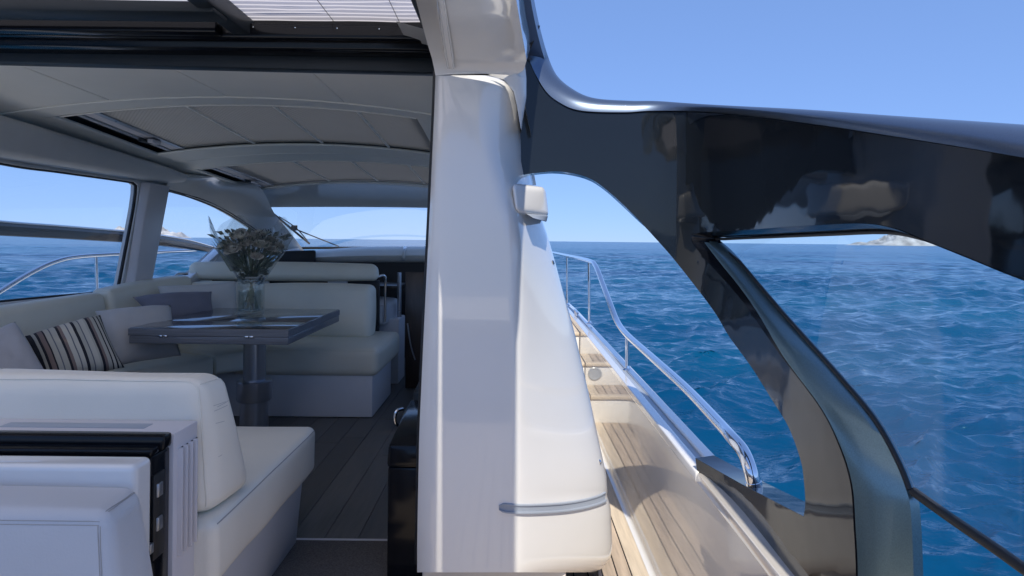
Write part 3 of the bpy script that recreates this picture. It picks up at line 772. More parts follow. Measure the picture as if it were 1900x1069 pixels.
# ------------------------------------------------------------------ hardtop above the cockpit and its sliding-roof frame
top = thing('hardtop', (-1.3, 0.5, .7), 'hardtop over the cockpit with black sliding-roof frame and white blind', 'hardtop')
box('roof_panel', -.225, .012, 0.22, 1.62, .70, .80, headliner, top, .01)
box('roof_panel', -2.95, -.225, -.10, .06, .70, .83, headliner, top, .01)
box('roof_panel', -2.95, -2.74, .06, 2.4, .70, .83, headliner, top, .01)
def bar(name, a, b, c_, d_, m, y0, y1, bev=.006):
    """cross beam whose visible face runs through four measured corners (left top, right top, right bottom, left bottom)"""
    lt, rt, rb, lb = P(*a, y0), P(*b, y0), P(*c_, y0), P(*d_, y0); dy = Vector((0, y1 - y0, 0))
    return hexa(name, [lb, rb, rb + dy, lb + dy, lt, rt, rt + dy, lt + dy], m, top, bev)
box('frame_cover', -2.9, -.2, 2.285, 2.46, .70, .90, black_gloss, top, .006)
bar('header_band', (-420, 74), (830, 100), (830, 135), (-420, 104), dark_band, 2.38, 2.44, .004)
bar('frame_beam', (-420, 44), (830, 76), (830, 99), (-420, 75), black_gloss, 2.30, 2.37)
bar('frame_beam', (-420, 30), (830, 46), (830, 74), (-420, 62), black_gloss, 2.24, 2.33, .01)
bar('frame_beam', (-420, 22), (400, 36), (400, 60), (-420, 52), black_gloss, 2.19, 2.28, .008)
bar('frame_beam', (-420, -12), (396, 2), (396, 22), (-420, 14), dark_band, 1.98, 2.08, .006)
box('frame_rail', -1.02, -.955, .06, 2.28, .735, .80, dark_band, top, .008)
box('frame_rail', -.262, -.232, .24, 2.35, .60, .80, black_rub, top, .006)
for xa_, xb_ in ((-.965, -.245), (-2.76, -1.01)):   # pleated blind under the glass of the sliding roof
    for i in range(62):
        y = 2.262 - i * .036; rows = []
        for j in range(9):
            x_ = xa_ + (xb_ - xa_) * j / 8; wob = .004 * noise.noise(Vector((x_ * 6, i * 2.3 if i < 14 else 0, 0)))
            rows.append([Vector((x_, y - .0195, .8065 + wob)), Vector((x_, y - .006, .797 + wob)), Vector((x_, y + .006, .797 + wob)), Vector((x_, y + .0185, .8050 + wob))])
        loft('blind_slat', rows, blind_m, top, ang=20)
for j in (-.42, -.66):
    tube('blind_cord', [(j, 2.27, .795), (j + .004, 1.95, .795), (j, 1.6, .795)], .0012, black_rub, top, n=6)
for j in range(5):
    lathe('screw', [(.0005, -.004), (.004, -.003), (.005, 0)], P(470 + j * 78, 50 + j * 1.2, 2.239), chrome, top, 10)

# cockpit aft of the camera: unseen cushioned pad added to bounce sunlight forward
sp_ = thing('bounce_pad', (-1.2, -2.4, DECK), 'unseen wide cream pad added aft of the camera to bounce sunlight forward', 'bounce_pad')
box('base', -2.6, .35, -3.4, -1.35, DECK, -.80, gelcoat, sp_, .02)
for i in range(3): sbox('cushion', -2.58 + i * .975, -2.58 + (i + 1) * .975 - .01, -3.38, -1.33, -.798, -.66, leather, sp_, r=.03, puff=.01)

# ------------------------------------------------------------------ saloon: floor, walls, ceiling
fl = bpy.data.objects.new('saloon_floor', None); C.objects.link(fl); fl.location = (-1.3, 4, FLOOR)
tag(fl, 'dark grey wood plank floor of the saloon', kind='structure')
box('floor_bed', -2.62, -.05, 2.10, 7.4, FLOOR - .05, FLOOR - .006, caulk, fl)
x = -.06
while x > -2.6:
    yy = 2.475; first = True
    while yy < 7.3:
        ln = random.uniform(.7, 1.9) if first else random.uniform(1.3, 2.2)
        e = min(7.35, yy + ln)
        box('plank', x - .136 + .0012, x - .0012, yy, e - .002, FLOOR - .01, FLOOR + random.uniform(-.0006, .0006), floor_m, fl, .001, 1)
        yy = e; first = False
    x -= .136
mt = box('door_mat', -.86, -.30, 2.10, 2.455, FLOOR - .005, FLOOR + .008, carpet, None, .004)
tag(mt, 'grey brown carpet mat just inside the saloon door', 'mat')
th_ = box('door_threshold', -1.0, -.25, 2.458, 2.474, FLOOR - .004, FLOOR + .006, lilac, None, .002)
tag(th_, 'thin metal threshold strip between the carpet mat and the plank floor', 'threshold')

PW = -2.55   # port wall plane
def portp(px, py, off=0.0): p = PX(px, py, PW); return p + Vector((-off, 0, 0))
pwall = thing('port_wall', (PW, 4, FLOOR), 'grey port side wall with two large windows above the sofa', 'wall')
win1 = [(-260, 242, 1), (0, 301), (120, 319), (250, 338), (257, 344), (253, 385), (238, 465), (224, 536), (218, 541), (100, 552), (0, 562), (-260, 590, 1)]
win2 = [(303, 356), (311, 353), (358, 366), (410, 387), (457, 415), (478, 430), (470, 438), (440, 447), (405, 462), (345, 517), (330, 527), (276, 531), (270, 527), (280, 470)]
plate('wall_panel', [(-420, 150, 1), (300, 292, 1), (470, 350, 1), (500, 430, 1), (480, 560, 1), (350, 620, 1), (100, 640, 1), (-420, 760, 1)], beam_m, portp, pwall, holes=[win1, win2], step=14, grid=60, bev=.004, back=lambda x, y: portp(x, y, .055))
box('lower_wall', PW - .06, PW - .002, 1.6, 6.6, FLOOR, -.50, beam_m, pwall)
loft('sill', [[PX(x_, y_, PW + .0) + Vector((dx, 0, dz)) for dx, dz in [(0, 0), (.028, -.004), (.036, -.018), (.030, -.07), (0, -.075)]] for x_, y_ in [(-300, 606), (0, 568), (120, 556), (230, 546), (330, 537)]], lilac, pwall, ang=30)
def frame_ring(name, outline, m, r, off, parent):
    L = resample(outline, 14); pts = [portp(a, b, off) for a, b in L]; pts.append(pts[0])
    return tube(name, pts, r, m, parent, n=8, curve=False, caps=False)
pw1 = thing('port_window', portp(110, 555), 'large rectangular side window above the striped pillow', 'window', 'port side windows')
frame_ring('frame', win1, black_rub, .011, .02, pw1)
single_sheet('pane', win1, pane, lambda x, y: portp(x, y, .03), pw1, 30, 80)
pw2 = thing('port_window', portp(300, 530), 'smaller tapering side window forward of the grey post', 'window', 'port side windows')
frame_ring('frame', win2, black_rub, .009, .02, pw2)
single_sheet('pane', win2, pane, lambda x, y: portp(x, y, .03), pw2, 30, 80)
# grey post between the windows
post = thing('window_post', portp(250, 540), 'grey slanted post between the two port windows', 'post')
a = [portp(228, 548), portp(264, 544), portp(302, 345), portp(261, 338)]
hexa('post_face', [a[0], a[1], a[1] + Vector((.05, .01, 0)), a[0] + Vector((.05, 0.03, 0)), a[3], a[2], a[2] + Vector((.05, .01, 0)), a[3] + Vector((.05, .03, 0))], lilac, post, .008)
# strip light panel under beam and the beam itself
bm_ = thing('ceiling_beam', portp(150, 290), 'long tapering grey padded beam above the port window', 'beam')
bt = [(-330, 120), (-100, 186), (0, 214), (120, 250), (240, 288), (310, 310), (345, 324)]
bb = [(-330, 228), (-100, 270), (0, 287), (120, 306), (240, 325), (310, 336), (340, 336)]
rows = []
for i, (a, b) in enumerate(zip(bt, bb)):
    p = PX(a[0], a[1], PW + .16); q = PX(b[0], b[1], PW + .10); r0 = portp(b[0], b[1] + 6)
    e = .07 if i < 6 else .0
    rows.append([p + Vector((-.06, 0, .02)), p, p.lerp(q, .15) + Vector((.016, 0, 0)), p.lerp(q, .5) + Vector((.02, 0, 0)), p.lerp(q, .85) + Vector((.014, 0, 0)), q, r0])
rows.append([rows[-1][3] + Vector((-.03, .05, 0))] * 7)
loft('padding', rows, beam_m, bm_, ang=60)
loft('light_channel', [[portp(x_, y_) + Vector((dx, 0, dz)) for dx, dz in [(.002, .012), (.03, .010), (.034, -.004), (.002, -.01)]] for x_, y_ in [(-300, 238), (0, 291), (120, 311), (250, 331)]], alum, bm_, ang=30)

# ceiling
XC = -1.38
ZC = [(2.2, .685), (2.4, .680), (3.0, .683), (3.2, .690), (4.1, .625), (4.4, .612), (4.75, .604), (5.8, .540), (6.2, .50)]
def ceil(x_, y_, dz=0.0): return Vector((x_, y_, interp(y_, ZC) - .062 * interp(y_, [(2.35, .25), (3.0, 1), (9, 1)]) * ((x_ - XC) / .9) ** 2 + dz))
ce = bpy.data.objects.new('ceiling', None); C.objects.link(ce); ce.location = (XC, 4, .7)
tag(ce, 'pale vinyl saloon ceiling with shallow arches and two shaded roof hatches', kind='structure')
def cpanel(name, x0, x1, y0, y1, m, dz=0.0, nx=14, ny=6, th=.018, parent=None, bev=.005):
    rws = [[ceil(x0 + (x1 - x0) * i / nx, y0 + (y1 - y0) * j / ny, dz) for i in range(nx + 1)] for j in range(ny + 1)]
    n = nx + 1; vs = [p for r in rws for p in r]; k = len(vs); vs += [p + Vector((0, 0, th)) for p in vs]; fs = []
    for j in range(ny):
        for i in range(nx):
            q = j * n + i; fs.append((q, q + 1, q + n + 1, q + n)); fs.append((q + k, q + n + k, q + n + 1 + k, q + 1 + k))
    for i in range(nx):
        fs.append((i, i + k, i + 1 + k, i + 1)); b_ = ny * n + i; fs.append((b_, b_ + 1, b_ + 1 + k, b_ + k))
    for j in range(ny):
        q = j * n; fs.append((q, q + n, q + n + k, q + k)); q = j * n + nx; fs.append((q, q + k, q + n + k, q + n))
    o = mesh(name, vs, fs, m, parent or ce, True, 40)
    md = o.modifiers.new('edge', 'BEVEL'); md.width = bev; md.segments = 2; md.limit_method = 'ANGLE'; md.angle_limit = R(50)
    return o
for a, b in zip([-2.62, -1.95, -1.38, -.815, -.1][:-1], [-1.95, -1.38, -.815, -.1]):
    cpanel('panel', a + .002, b - .002, 2.445, 2.995, headliner, nx=8)
for xa_, xb_, ya_, yb_ in [(-2.66, -.05, 2.47, 3.23), (-2.66, -2.16, 3.23, 6.2), (-.54, -.05, 3.23, 6.2), (-2.16, -.54, 4.03, 4.78), (-2.16, -.54, 5.73, 6.2)]:
    cpanel('roof_core', xa_, xb_, ya_, yb_, black_rub, dz=.05, th=.03)
def hatch(y0, y1, xl_, xr_, lab):
    # surround: four pieces of lining around the opening
    ya, yb = (3.0, 4.398) if y0 < 4 else (4.402, 6.02)
    cpanel('lining', -2.62, -.1, ya + .002, y0 - .02, headliner, dz=-.004)
    cpanel('lining', -2.62, -.1, y1 + .02, yb - .002, headliner, dz=-.004)
    cpanel('lining', -2.62, xl_, y0 - .02, y1 + .02, headliner, dz=-.004, nx=6)
    cpanel('lining', xr_, -.1, y0 - .02, y1 + .02, headliner, dz=-.004, nx=6)
    h = bpy.data.objects.new('hatch', None); C.objects.link(h); h.parent = ce; h.location = Vector((XC, (y0 + y1) / 2, .65)) - ce.location; h['label'] = lab
    cpanel('slot', xl_ + .004, xl_ + .075, y0, y1, black_rub, dz=.035, nx=2, parent=h)
    cpanel('slide_rail', xl_ + .075, xl_ + .10, y0, y1, alum, dz=.006, nx=2, parent=h, bev=.002)
    cpanel('slide_rail', xl_ + .104, xl_ + .155, y0, y1, lilac, dz=.012, nx=2, parent=h, bev=.002)
    cpanel('slide_rail', xl_ + .159, xl_ + .19, y0, y1, alum, dz=.008, nx=2, parent=h, bev=.002)
    xs = [xl_ + .192, -1.71, -1.26, -.82, xr_]
    for a, b in zip(xs, xs[1:]):
        p = cpanel('blind_panel', a + .0006, b - .0006, y0 + .002, y1 - .002, mesh_grey, dz=.014, nx=6, parent=h, bev=.002)
    for a in xs[1:-1]:
        cpanel('divider', a - .0075, a + .0075, y0, y1, headliner, dz=.004, nx=2, parent=h, bev=.003)
    ym = y0 + (y1 - y0) * .62
    box('latch', xl_ + .085, xl_ + .125, ym, ym + .1, ceil(xl_ + .1, ym).z - .012, ceil(xl_ + .1, ym).z + .004, dark_band, h, .004)
    box('latch', xl_ + .13, xl_ + .165, ym + .02, ym + .11, ceil(xl_ + .1, ym).z - .014, ceil(xl_ + .1, ym).z + .008, lilac, h, .004)
    for yy in (y0, y1):
        tube('rim', [ceil(x_, yy, -.002) for x_ in np.linspace(xl_ + .02, xr_, 20)], .006, headliner, h, n=8, curve=False)
hatch(3.2, 4.1, -2.36, -.50, 'nearer shaded roof hatch'); hatch(4.75, 5.8, -2.42, -.48, 'farther shaded roof hatch')
# rounded corner filler at the outboard end of the nearer hatch is part of the lining
# perforation of the blinds
for nm in ('perforated_blind',):
    n = MATS[nm].node_tree.nodes; l = MATS[nm].node_tree.links
    wv = n.new('ShaderNodeTexWave'); wv.inputs['Scale'].default_value = 26; wv.bands_direction = 'DIAGONAL'
    tc = n.new('ShaderNodeTexCoord'); l.new(tc.outputs['Object'], wv.inputs['Vector'])
    tl = n.new('ShaderNodeBsdfTranslucent'); tl.inputs[0].default_value = (.46, .46, .46, 1); mxs = n.new('ShaderNodeMixShader'); mxs.inputs[0].default_value = .40
    om = n['Material Output']; l.new(n['Principled BSDF'].outputs[0], mxs.inputs[1]); l.new(tl.outputs[0], mxs.inputs[2]); l.new(mxs.outputs[0], om.inputs[0])
    bp = n.new('ShaderNodeBump'); bp.inputs['Strength'].default_value = .5; bp.inputs['Distance'].default_value = .004
    l.new(wv.outputs[1], bp.inputs['Height']); l.new(bp.outputs[0], n['Principled BSDF'].inputs['Normal'])

# starboard inner wall (behind the pillar)
sw = thing('starboard_wall', (-.02, 4, FLOOR), 'starboard saloon wall behind the white pillar', 'wall')
box('lower_panel', -.06, .0, 2.15, 6.4, FLOOR, -.42, beam_m, sw)
box('upper_panel', -.10, -.04, 2.40, 6.3, .40, .62, beam_m, sw)

# windscreen: gloss header, A-pillar, pane, wiper
ws = thing('windscreen', (-1.3, 7, -.1), 'wide raked windscreen under a glossy grey header', 'windscreen')
def arch(t, zc, zs, yc, ys, x0=-2.34, x1=-.1):
    x_ = x0 + (x1 - x0) * t; k = (2 * t - 1) ** 2
    return Vector((x_, yc + (ys - yc) * k, zc + (zs - zc) * k))
rows = []
tt = np.linspace(0, 1, 25)
for q in np.linspace(0, 1, 9):
    zc = .535 + (.325 - .535) * q; yc = 5.86 + (6.25 - 5.86) * q + .10 * math.sin(math.pi * q); zs = .46 + (.30 - .46) * q; ys = 5.84 + (6.02 - 5.84) * q + .06 * math.sin(math.pi * q)
    rows.append([arch(t, zc, zs, yc, ys, -2.43) for t in tt])
loft('header', rows, interior_gloss, ws, ang=60)
rows = [[arch(t, .325, .30, 6.25, 6.02).lerp(arch(t, -.10, -.105, 7.5, 6.9), q) for t in tt] for q in np.linspace(-.02, 1, 6)]
loft('pane', rows, pane, ws, ang=60)
tube('lower_seal', [arch(t, -.10, -.105, 7.5, 6.9) for t in tt], .014, black_rub, ws, n=8, curve=False)
# A-pillar skin between the small side window and the windscreen
ca = [(303, 349, 4.52), (330, 356, 4.72), (358, 364, 4.95), (410, 385, 5.43), (457, 413, 5.92), (480, 430, 6.2), (502, 452, 6.5), (520, 476, 6.75)]
cb = [(345, 322, 4.75), (390, 328, 5.0), (430, 335, 5.4), (480, 346, 5.7), (508, 394, 6.0), (524, 414, 6.3), (545, 440, 6.6), (566, 468, 6.9)]
rows = []
for a, b in zip(catmull(ca, n=5), catmull(cb, n=5)):
    p, q = P(*a), P(*b); r = []
    for t in np.linspace(0, 1, 10): r.append(p.lerp(q, t) + Vector((.03, -.06, .02)) * math.sin(math.pi * t) * .9)
    rows.append(r)
loft('pillar_skin', rows, interior_gloss, ws, ang=70)
tube('pillar_seal', [P(x_, y_, Yd + .02) for x_, y_, Yd in ca], .012, black_rub, ws, n=8)
wp = thing('wiper', P(600, 452, 7.1), 'black windscreen wiper parked at the port corner of the windscreen', 'wiper')
tube('blade', [P(509, 398, 6.45), P(540, 424, 6.75), P(574, 452, 7.05)], .012, black_rub, wp, n=8)
tube('frame', [P(518, 402, 6.48), P(548, 422, 6.72), P(570, 446, 6.98)], .006, black_rub, wp, n=8)
tube('arm', [P(545, 424, 6.74), P(580, 438, 6.95), P(628, 457, 7.2)], .007, black_rub, wp, n=8)
soft('pivot', [P(540, 428, 6.73), P(552, 428, 6.73), P(552, 428, 6.78), P(540, 428, 6.78), P(540, 418, 6.72), P(552, 418, 6.72), P(552, 418, 6.78), P(540, 418, 6.78)], black_rub, wp, r=.008, puff=0, mid=3)

# dashboard
da = thing('dashboard', (-1.2, 6.4, -.6), 'cream padded dashboard over a dark console below the windscreen', 'dashboard')
rows = []
for px_ in np.linspace(586, 900, 14):
    k = (px_ - 586) / 314; lift = 8 * (1 - min(1, k * 2.2)) ** 2
    rows.append([P(px_, 457 + lift, 6.75), P(px_, 458.5 + lift, 6.42), P(px_, 464 + lift * .8, 6.28), P(px_, 474 + lift * .5, 6.22), P(px_, 483 + lift * .1, 6.24), P(px_, 488, 6.32), P(px_, 488, 6.75)])
loft('pad', rows, cream_pad, da, closed=True, ang=50)
mesh('pad_end', rows[0], [tuple(range(7))], cream_pad, da)
loft('strap', [[P(px_, 457.5, 6.40), P(px_ - 1, 463, 6.27), P(px_ - 3, 474, 6.205), P(px_ - 4, 484, 6.23)] for px_ in (749, 755)], interior_gloss, da, thick=.008)
box('console', -2.3, -.1, 6.3, 6.7, FLOOR, -.225, black_rub, da, .01)
c = [P(497, 500, 6.15), P(586, 500, 6.15), P(586, 500, 6.6), P(497, 500, 6.6), P(522, 466, 6.15), P(586, 464, 6.15), P(586, 464, 6.6), P(522, 466, 6.6)]
hexa('instrument_hood', c, black_rub, da, .02)
soft('side_top', [P(470, 478, 6.0), P(556, 468, 6.5), P(556, 462, 6.9), P(440, 470, 6.2), P(478, 470, 6.0), P(556, 462, 6.5), P(556, 458, 6.9), P(440, 462, 6.2)], interior_gloss, da, r=.015, puff=0, mid=4)
# bright side panel that carries the lower edge of the small window
sp = thing('window_ledge', P(360, 530, 5), 'pale sloping ledge under the small port window', 'ledge')
c = [P(322, 545, 4.75), P(352, 545, 4.72), P(405, 480, 5.3), P(398, 478, 5.4), P(326, 527, 4.72), P(340, 527, 4.66), P(414, 462, 5.25), P(401, 458, 5.35)]
hexa('edge', c, gelcoat, sp, .006)
c = [P(330, 600, 4.72), P(470, 600, 5.6), P(480, 600, 5.8), P(330, 600, 4.85), P(345, 528, 4.72), P(500, 474, 6.0), P(505, 472, 6.2), P(330, 530, 4.85)]
hexa('lining', [P(335, 620, 4.78), P(500, 560, 5.9), P(505, 560, 6.0), P(330, 620, 4.9), P(346, 530, 4.78), P(470, 474, 5.9), P(475, 470, 6.0), P(345, 528, 4.9)], leather2, sp, .01)
tube('grab_handle', [P(324, 538, 4.60), P(324, 516, 4.60), P(330, 509, 4.62), P(348, 508, 4.70)], .010, chrome, sp, n=8)

# ------------------------------------------------------------------ sofa along the port side and across
so = thing('sofa', (-1.9, 3.8, FLOOR), 'grey green leather L-shaped sofa around the table', 'sofa')
hexa('base', [(-2.5, 2.0, FLOOR), (-2.33, 3.1, FLOOR), (-1.86, 3.84, FLOOR), (-2.5, 4.6, FLOOR), (-2.5, 2.0, -.86), (-2.33, 3.1, -.86), (-1.86, 3.84, -.86), (-2.5, 4.6, -.86)], base_m, so, .01)
box('base', -2.5, -.925, 4.16, 4.80, FLOOR + .002, -.905, base_m, so, .012)
soft('seat_cushion', [(-2.5, 2.0, -.86), (-2.32, 3.0, -.86), (-1.83, 3.83, -.86), (-2.5, 4.2, -.86), (-2.5, 2.0, -.735), (-2.32, 3.0, -.735), (-1.83, 3.83, -.735), (-2.5, 4.2, -.735)], leather2, so, r=.03, puff=.006)
soft('seat_cushion', [(-1.84, 3.86, -.86), (-1.72, 4.02, -.86), (-1.72, 4.6, -.86), (-2.5, 4.4, -.86), (-1.84, 3.86, -.735), (-1.72, 4.02, -.735), (-1.72, 4.6, -.735), (-2.5, 4.4, -.735)], leather2, so, r=.03, puff=.006)
sbox('seat_cushion', -1.86, -.885, 4.12, 4.95, -.915, -.728, leather2, so, r=.045, puff=.012)
# back cushions
soft('back_cushion', [(-2.52, 1.9, -.74), (-2.36, 1.9, -.74), (-2.36, 3.72, -.74), (-2.52, 3.72, -.74), (-2.545, 1.9, -.385), (-2.44, 1.9, -.385), (-2.44, 3.72, -.335), (-2.545, 3.72, -.335)], leather2, so, r=.035, puff=.012)
soft('back_cushion', [(-2.52, 3.74, -.74), (-2.34, 3.74, -.74), (-2.30, 4.62, -.74), (-2.52, 4.62, -.74), (-2.545, 3.74, -.32), (-2.42, 3.74, -.32), (-2.38, 4.62, -.285), (-2.545, 4.62, -.285)], leather2, so, r=.035, puff=.012)
soft('back_cushion', [(-2.40, 4.56, -.74), (-1.92, 4.56, -.74), (-1.92, 4.72, -.74), (-2.40, 4.72, -.74), (-2.40, 4.60, -.335), (-1.92, 4.60, -.335), (-1.92, 4.72, -.335), (-2.40, 4.72, -.335)], leather2, so, r=.03, puff=.01)
soft('back_cushion', [(-1.915, 4.55, -.735), (-1.045, 4.55, -.735), (-1.03, 4.74, -.735), (-1.915, 4.74, -.735), (-1.915, 4.60, -.345), (-1.06, 4.60, -.345), (-1.03, 4.76, -.345), (-1.915, 4.76, -.345)], leather2, so, r=.045, puff=.014)
for o_ in [q for q in so.children if q.name.startswith(('back_cushion', 'seat_cushion'))]:
    vv = [v.co for v in o_.data.vertices]; x0, x1 = min(v.x for v in vv), max(v.x for v in vv); y0, y1 = min(v.y for v in vv), max(v.y for v in vv); z1 = max(v.z for v in vv)
    if o_.name.startswith('seat'): drape('piping', o_, [(x0 + .02, y0, z1 - .012), (x1, y0, z1 - .012), (x1, y1 - .03, z1 - .012)], .0018, leather2, .0006)
    else: drape('piping', o_, [(x0 + .01, y0, z1 - .03), (x1, y0, z1 - .03)], .0018, leather2, .0006)
# companion seat bar behind and helm seat
cs = thing('companion_seat', (-1.6, 4.95, FLOOR), 'forward-facing seat behind the sofa, with its long padded back bar', 'seat')
soft('back_bar', [P(352, 519, 4.84), P(702, 521, 4.84), P(702, 521, 4.98), P(352, 519, 4.98), P(354, 486, 4.86), P(699, 490, 4.86), P(699, 490, 4.97), P(354, 486, 4.97)], leather2, cs, r=.045, puff=.01)
box('bracket', P(609, 535, 4.92).x, P(645, 535, 4.92).x, 4.90, 4.93, -.42, -.29, lilac, cs, .004)
box('bracket', P(488, 535, 4.92).x, P(500, 535, 4.92).x, 4.90, 4.93, -.42, -.29, gelcoat, cs, .004)
box('back_board', -2.4, -1.06, 4.96, 5.0, FLOOR, -.33, black_rub, cs, .006)
hs = thing('helm_seat', P(720, 640, 5.2), 'padded seat with polished steel arm frame beside the dark wood panel', 'seat')
soft('seat_pad', [P(688, 606, 5.0), P(712, 604, 5.0), P(742, 592, 5.5), P(690, 592, 5.5), P(686, 568, 5.0), P(712, 566, 5.0), P(742, 553, 5.5), P(690, 548, 5.5)], leather3, hs, r=.03, puff=.01)
tube('arm_frame', [P(702, 514, 4.95), P(710, 511, 4.97), P(715, 517, 4.99), P(715, 545, 5.0), P(714, 598, 5.0)], .010, chrome, hs, n=10)
tube('leg', [P(690, 604, 5.0), P(690, 640, 5.0)], .011, chrome, hs, curve=False)
box('pedestal', P(692, 620, 5.2).x, P(742, 620, 5.2).x, 5.15, 5.45, FLOOR, -.66, base_m, hs, .01)
tube('post', [P(741, 506, 5.3), P(741, 600, 5.3)], .018, alum, hs, curve=False)
box('shelf', P(690, 530, 5.4).x, P(745, 530, 5.4).x, 5.3, 5.7, -.425, -.395, dark_wood, hs, .004)
wpn = thing('wood_panel', P(765, 690, 5), 'dark brown wood partition beside the door pillar', 'partition')
hexa('board', [P(752, 720, 5.0), P(800, 720, 5.0), P(800, 720, 5.05), P(752, 720, 5.05), P(752, 505, 5.0), P(800, 505, 5.0), P(800, 505, 5.05), P(752, 505, 5.05)], dark_wood, wpn, .004)
tube('trim', [P(756, 600, 4.99), P(762, 640, 4.985), P(770, 668, 4.985)], .006, alum, wpn, n=6)

# ------------------------------------------------------------------ table
tb = thing('table', (-1.58, 3.7, FLOOR), 'dark glossy folding table on a thick grey pedestal', 'table')
TX0, TX1, TY0, TY1, TZ = -1.985, -1.158, 3.22, 4.17, -.472
def table_top(n, x0, x1, y0, y1, z0, z1, m): return box(n, x0, x1, y0, y1, z0, z1, m, tb, .004)
table_top('lower_leaf', TX0, TX1, TY0, TY1, TZ - .082, TZ - .042, table_e)
xm = -1.60; ym = 3.72
table_top('upper_leaf', TX0, TX1, TY0, 3.50, TZ - .040, TZ, table_m)
table_top('upper_leaf', TX0, xm - .001, 3.502, TY1, TZ - .040, TZ, table_m)
table_top('upper_leaf', xm + .001, TX1, 3.502, TY1, TZ - .040, TZ, table_m)
for x0, x1, y0, y1 in [(TX0 - .003, TX1 + .003, TY0 - .004, TY0 - .0005), (TX1 + .0005, TX1 + .004, TY0, TY1)]:
    box('edge_band', x0, x1, y0, y1, TZ - .040, TZ - .003, table_e, tb, .001, 1)
for px_ in (303, 463):
    q = P(px_, 631, TY0)
    box('hinge', q.x - .022, q.x - .003, TY0 - .009, TY0 - .003, TZ - .047, TZ - .036, chrome, tb, .002)
    box('hinge', q.x + .003, q.x + .022, TY0 - .009, TY0 - .003, TZ - .047, TZ - .036, chrome, tb, .002)
tleg = lathe('leg', [(.064, 0), (.064, .56)], (-1.545, 3.74, -1.11 + .0), alum, tb)
lathe('collar', [(.07, -.01), (.098, -.008), (.102, 0), (.102, .105), (.096, .112), (.072, .114)], (-1.545, 3.74, -.965), alum, tleg, 40)
lathe('pedestal', [(.13, 0), (.13, .012), (.082, .03), (.080, .26)], (-1.545, 3.74, FLOOR), alum, tb, 40)
lathe('under_plate', [(.14, 0), (.14, .014)], (-1.545, 3.74, TZ - .098), dark_band, tb, 24)

# ------------------------------------------------------------------ vase and bouquet
VC = Vector((-1.595, 3.80, TZ))
va = thing('vase', VC, 'clear glass vase standing on the dark table', 'vase')
def sq(r, z, n=32, e=4.0):
    out = []
    for k in range(n):
        a = 2 * math.pi * k / n; c_, s_ = math.cos(a), math.sin(a); q = r / (abs(c_) ** e + abs(s_) ** e) ** (1 / e)
        out.append(VC + Vector((q * c_, q * s_, z)))
    return out
loft('outer_wall', [sq(r, z) for r, z in [(.001, .002), (.060, .002), (.066, .008), (.067, .05), (.068, .12), (.070, .21), (.070, .222), (.066, .224), (.064, .21), (.062, .03), (.001, .025)]], vase_g, va, closed=True, ang=50)
loft('water', [sq(r, z) for r, z in [(.001, .027), (.0605, .028), (.0615, .15), (.001, .15)]], glass_mat('vase_water', (.86, .90, .90), 1.2), va, closed=True, ang=50)
bq = thing('bouquet', VC + Vector((0, 0, .05)), 'wrapped bouquet of dusty roses and dark leaves in the glass vase', 'bouquet')
# stems
vs = []; fs = []
def add_tube(pts, r, n=5):
    s0 = len(vs)
    for i, p in enumerate(pts):
        d = (pts[min(i + 1, len(pts) - 1)] - pts[max(0, i - 1)]).normalized(); s_ = d.cross(Vector((0, 1, 0.01))).normalized(); u_ = s_.cross(d)
        for k in range(n):
            a = 6.283 * k / n; vs.append(p + (s_ * math.cos(a) + u_ * math.sin(a)) * r)
    for i in range(len(pts) - 1):
        for k in range(n): fs.append((s0 + i * n + k, s0 + i * n + (k + 1) % n, s0 + (i + 1) * n + (k + 1) % n, s0 + (i + 1) * n + k))
heads = []
for i in range(46):
    a = i * 2.39996; rr = math.sqrt((i + .5) / 46)
    hz = .36 + .11 * (1 - rr ** 2) + random.uniform(-.045, .04)
    rad = .195 * rr * (0.75 + .25 * hz / .45)
    heads.append(VC + Vector((rad * math.cos(a), rad * math.sin(a), hz)))
for h in heads:
    d = h - VC; b = VC + Vector((-d.x * .2 + random.uniform(-.015, .015), -d.y * .2, .035)); n_ = VC + Vector((d.x * .12, d.y * .12, .235))
    add_tube(catmull([b, n_, h], n=4), .003)
tag(mesh('stems', vs, fs, stem_m, bq), kind='stuff')
def rose(name, m, sc):
    v = []; f = []
    for ring, (np_, rad, hgt, opn) in enumerate([(3, .006, .030, .15), (4, .012, .030, .35), (5, .019, .027, .65), (6, .026, .020, 1.05)]):
        for k in range(np_):
            a0 = 6.283 * (k + .37 * ring) / np_; wd = 6.283 / np_ * .68; s0 = len(v)
            for i in range(4):
                t = i / 3
                for j in range(5):
                    u = (j / 4 - .5) * 2; ang = a0 + u * wd * (1 - .35 * t * t)
                    r_ = rad * (.35 + .65 * math.sin(min(1, t * 1.1) * math.pi / 2)) + opn * .010 * t ** 3 - .003 * (1 - u * u) * 0
                    z = hgt * (t - .18 * u * u * t) - opn * .006 * t ** 3
                    v.append((r_ * math.cos(ang) * sc, r_ * math.sin(ang) * sc, z * sc))
            for i in range(3):
                for j in range(4):
                    q = s0 + i * 5 + j; f.append((q, q + 1, q + 6, q + 5))
    me = bpy.data.meshes.new(name); me.from_pydata(v, [], f); me.update()
    for p in me.polygons: p.use_smooth = True
    me.materials.append(m); return me
r1, r2 = rose('flower_head', petal_m, 1.15), rose('flower_head', petal2_m, 1.25)
for i, h in enumerate(heads[:34]):
    o = link('flower_head', r1 if i % 3 else r2, None, bq)
    d = (h - VC - Vector((0, 0, .1))).normalized()
    o.location = h - bq.location; o.rotation_euler = d.to_track_quat('Z', 'Y').to_euler(); s_ = random.uniform(.85, 1.3); o.scale = (s_, s_, s_)
vs = []; fs = []
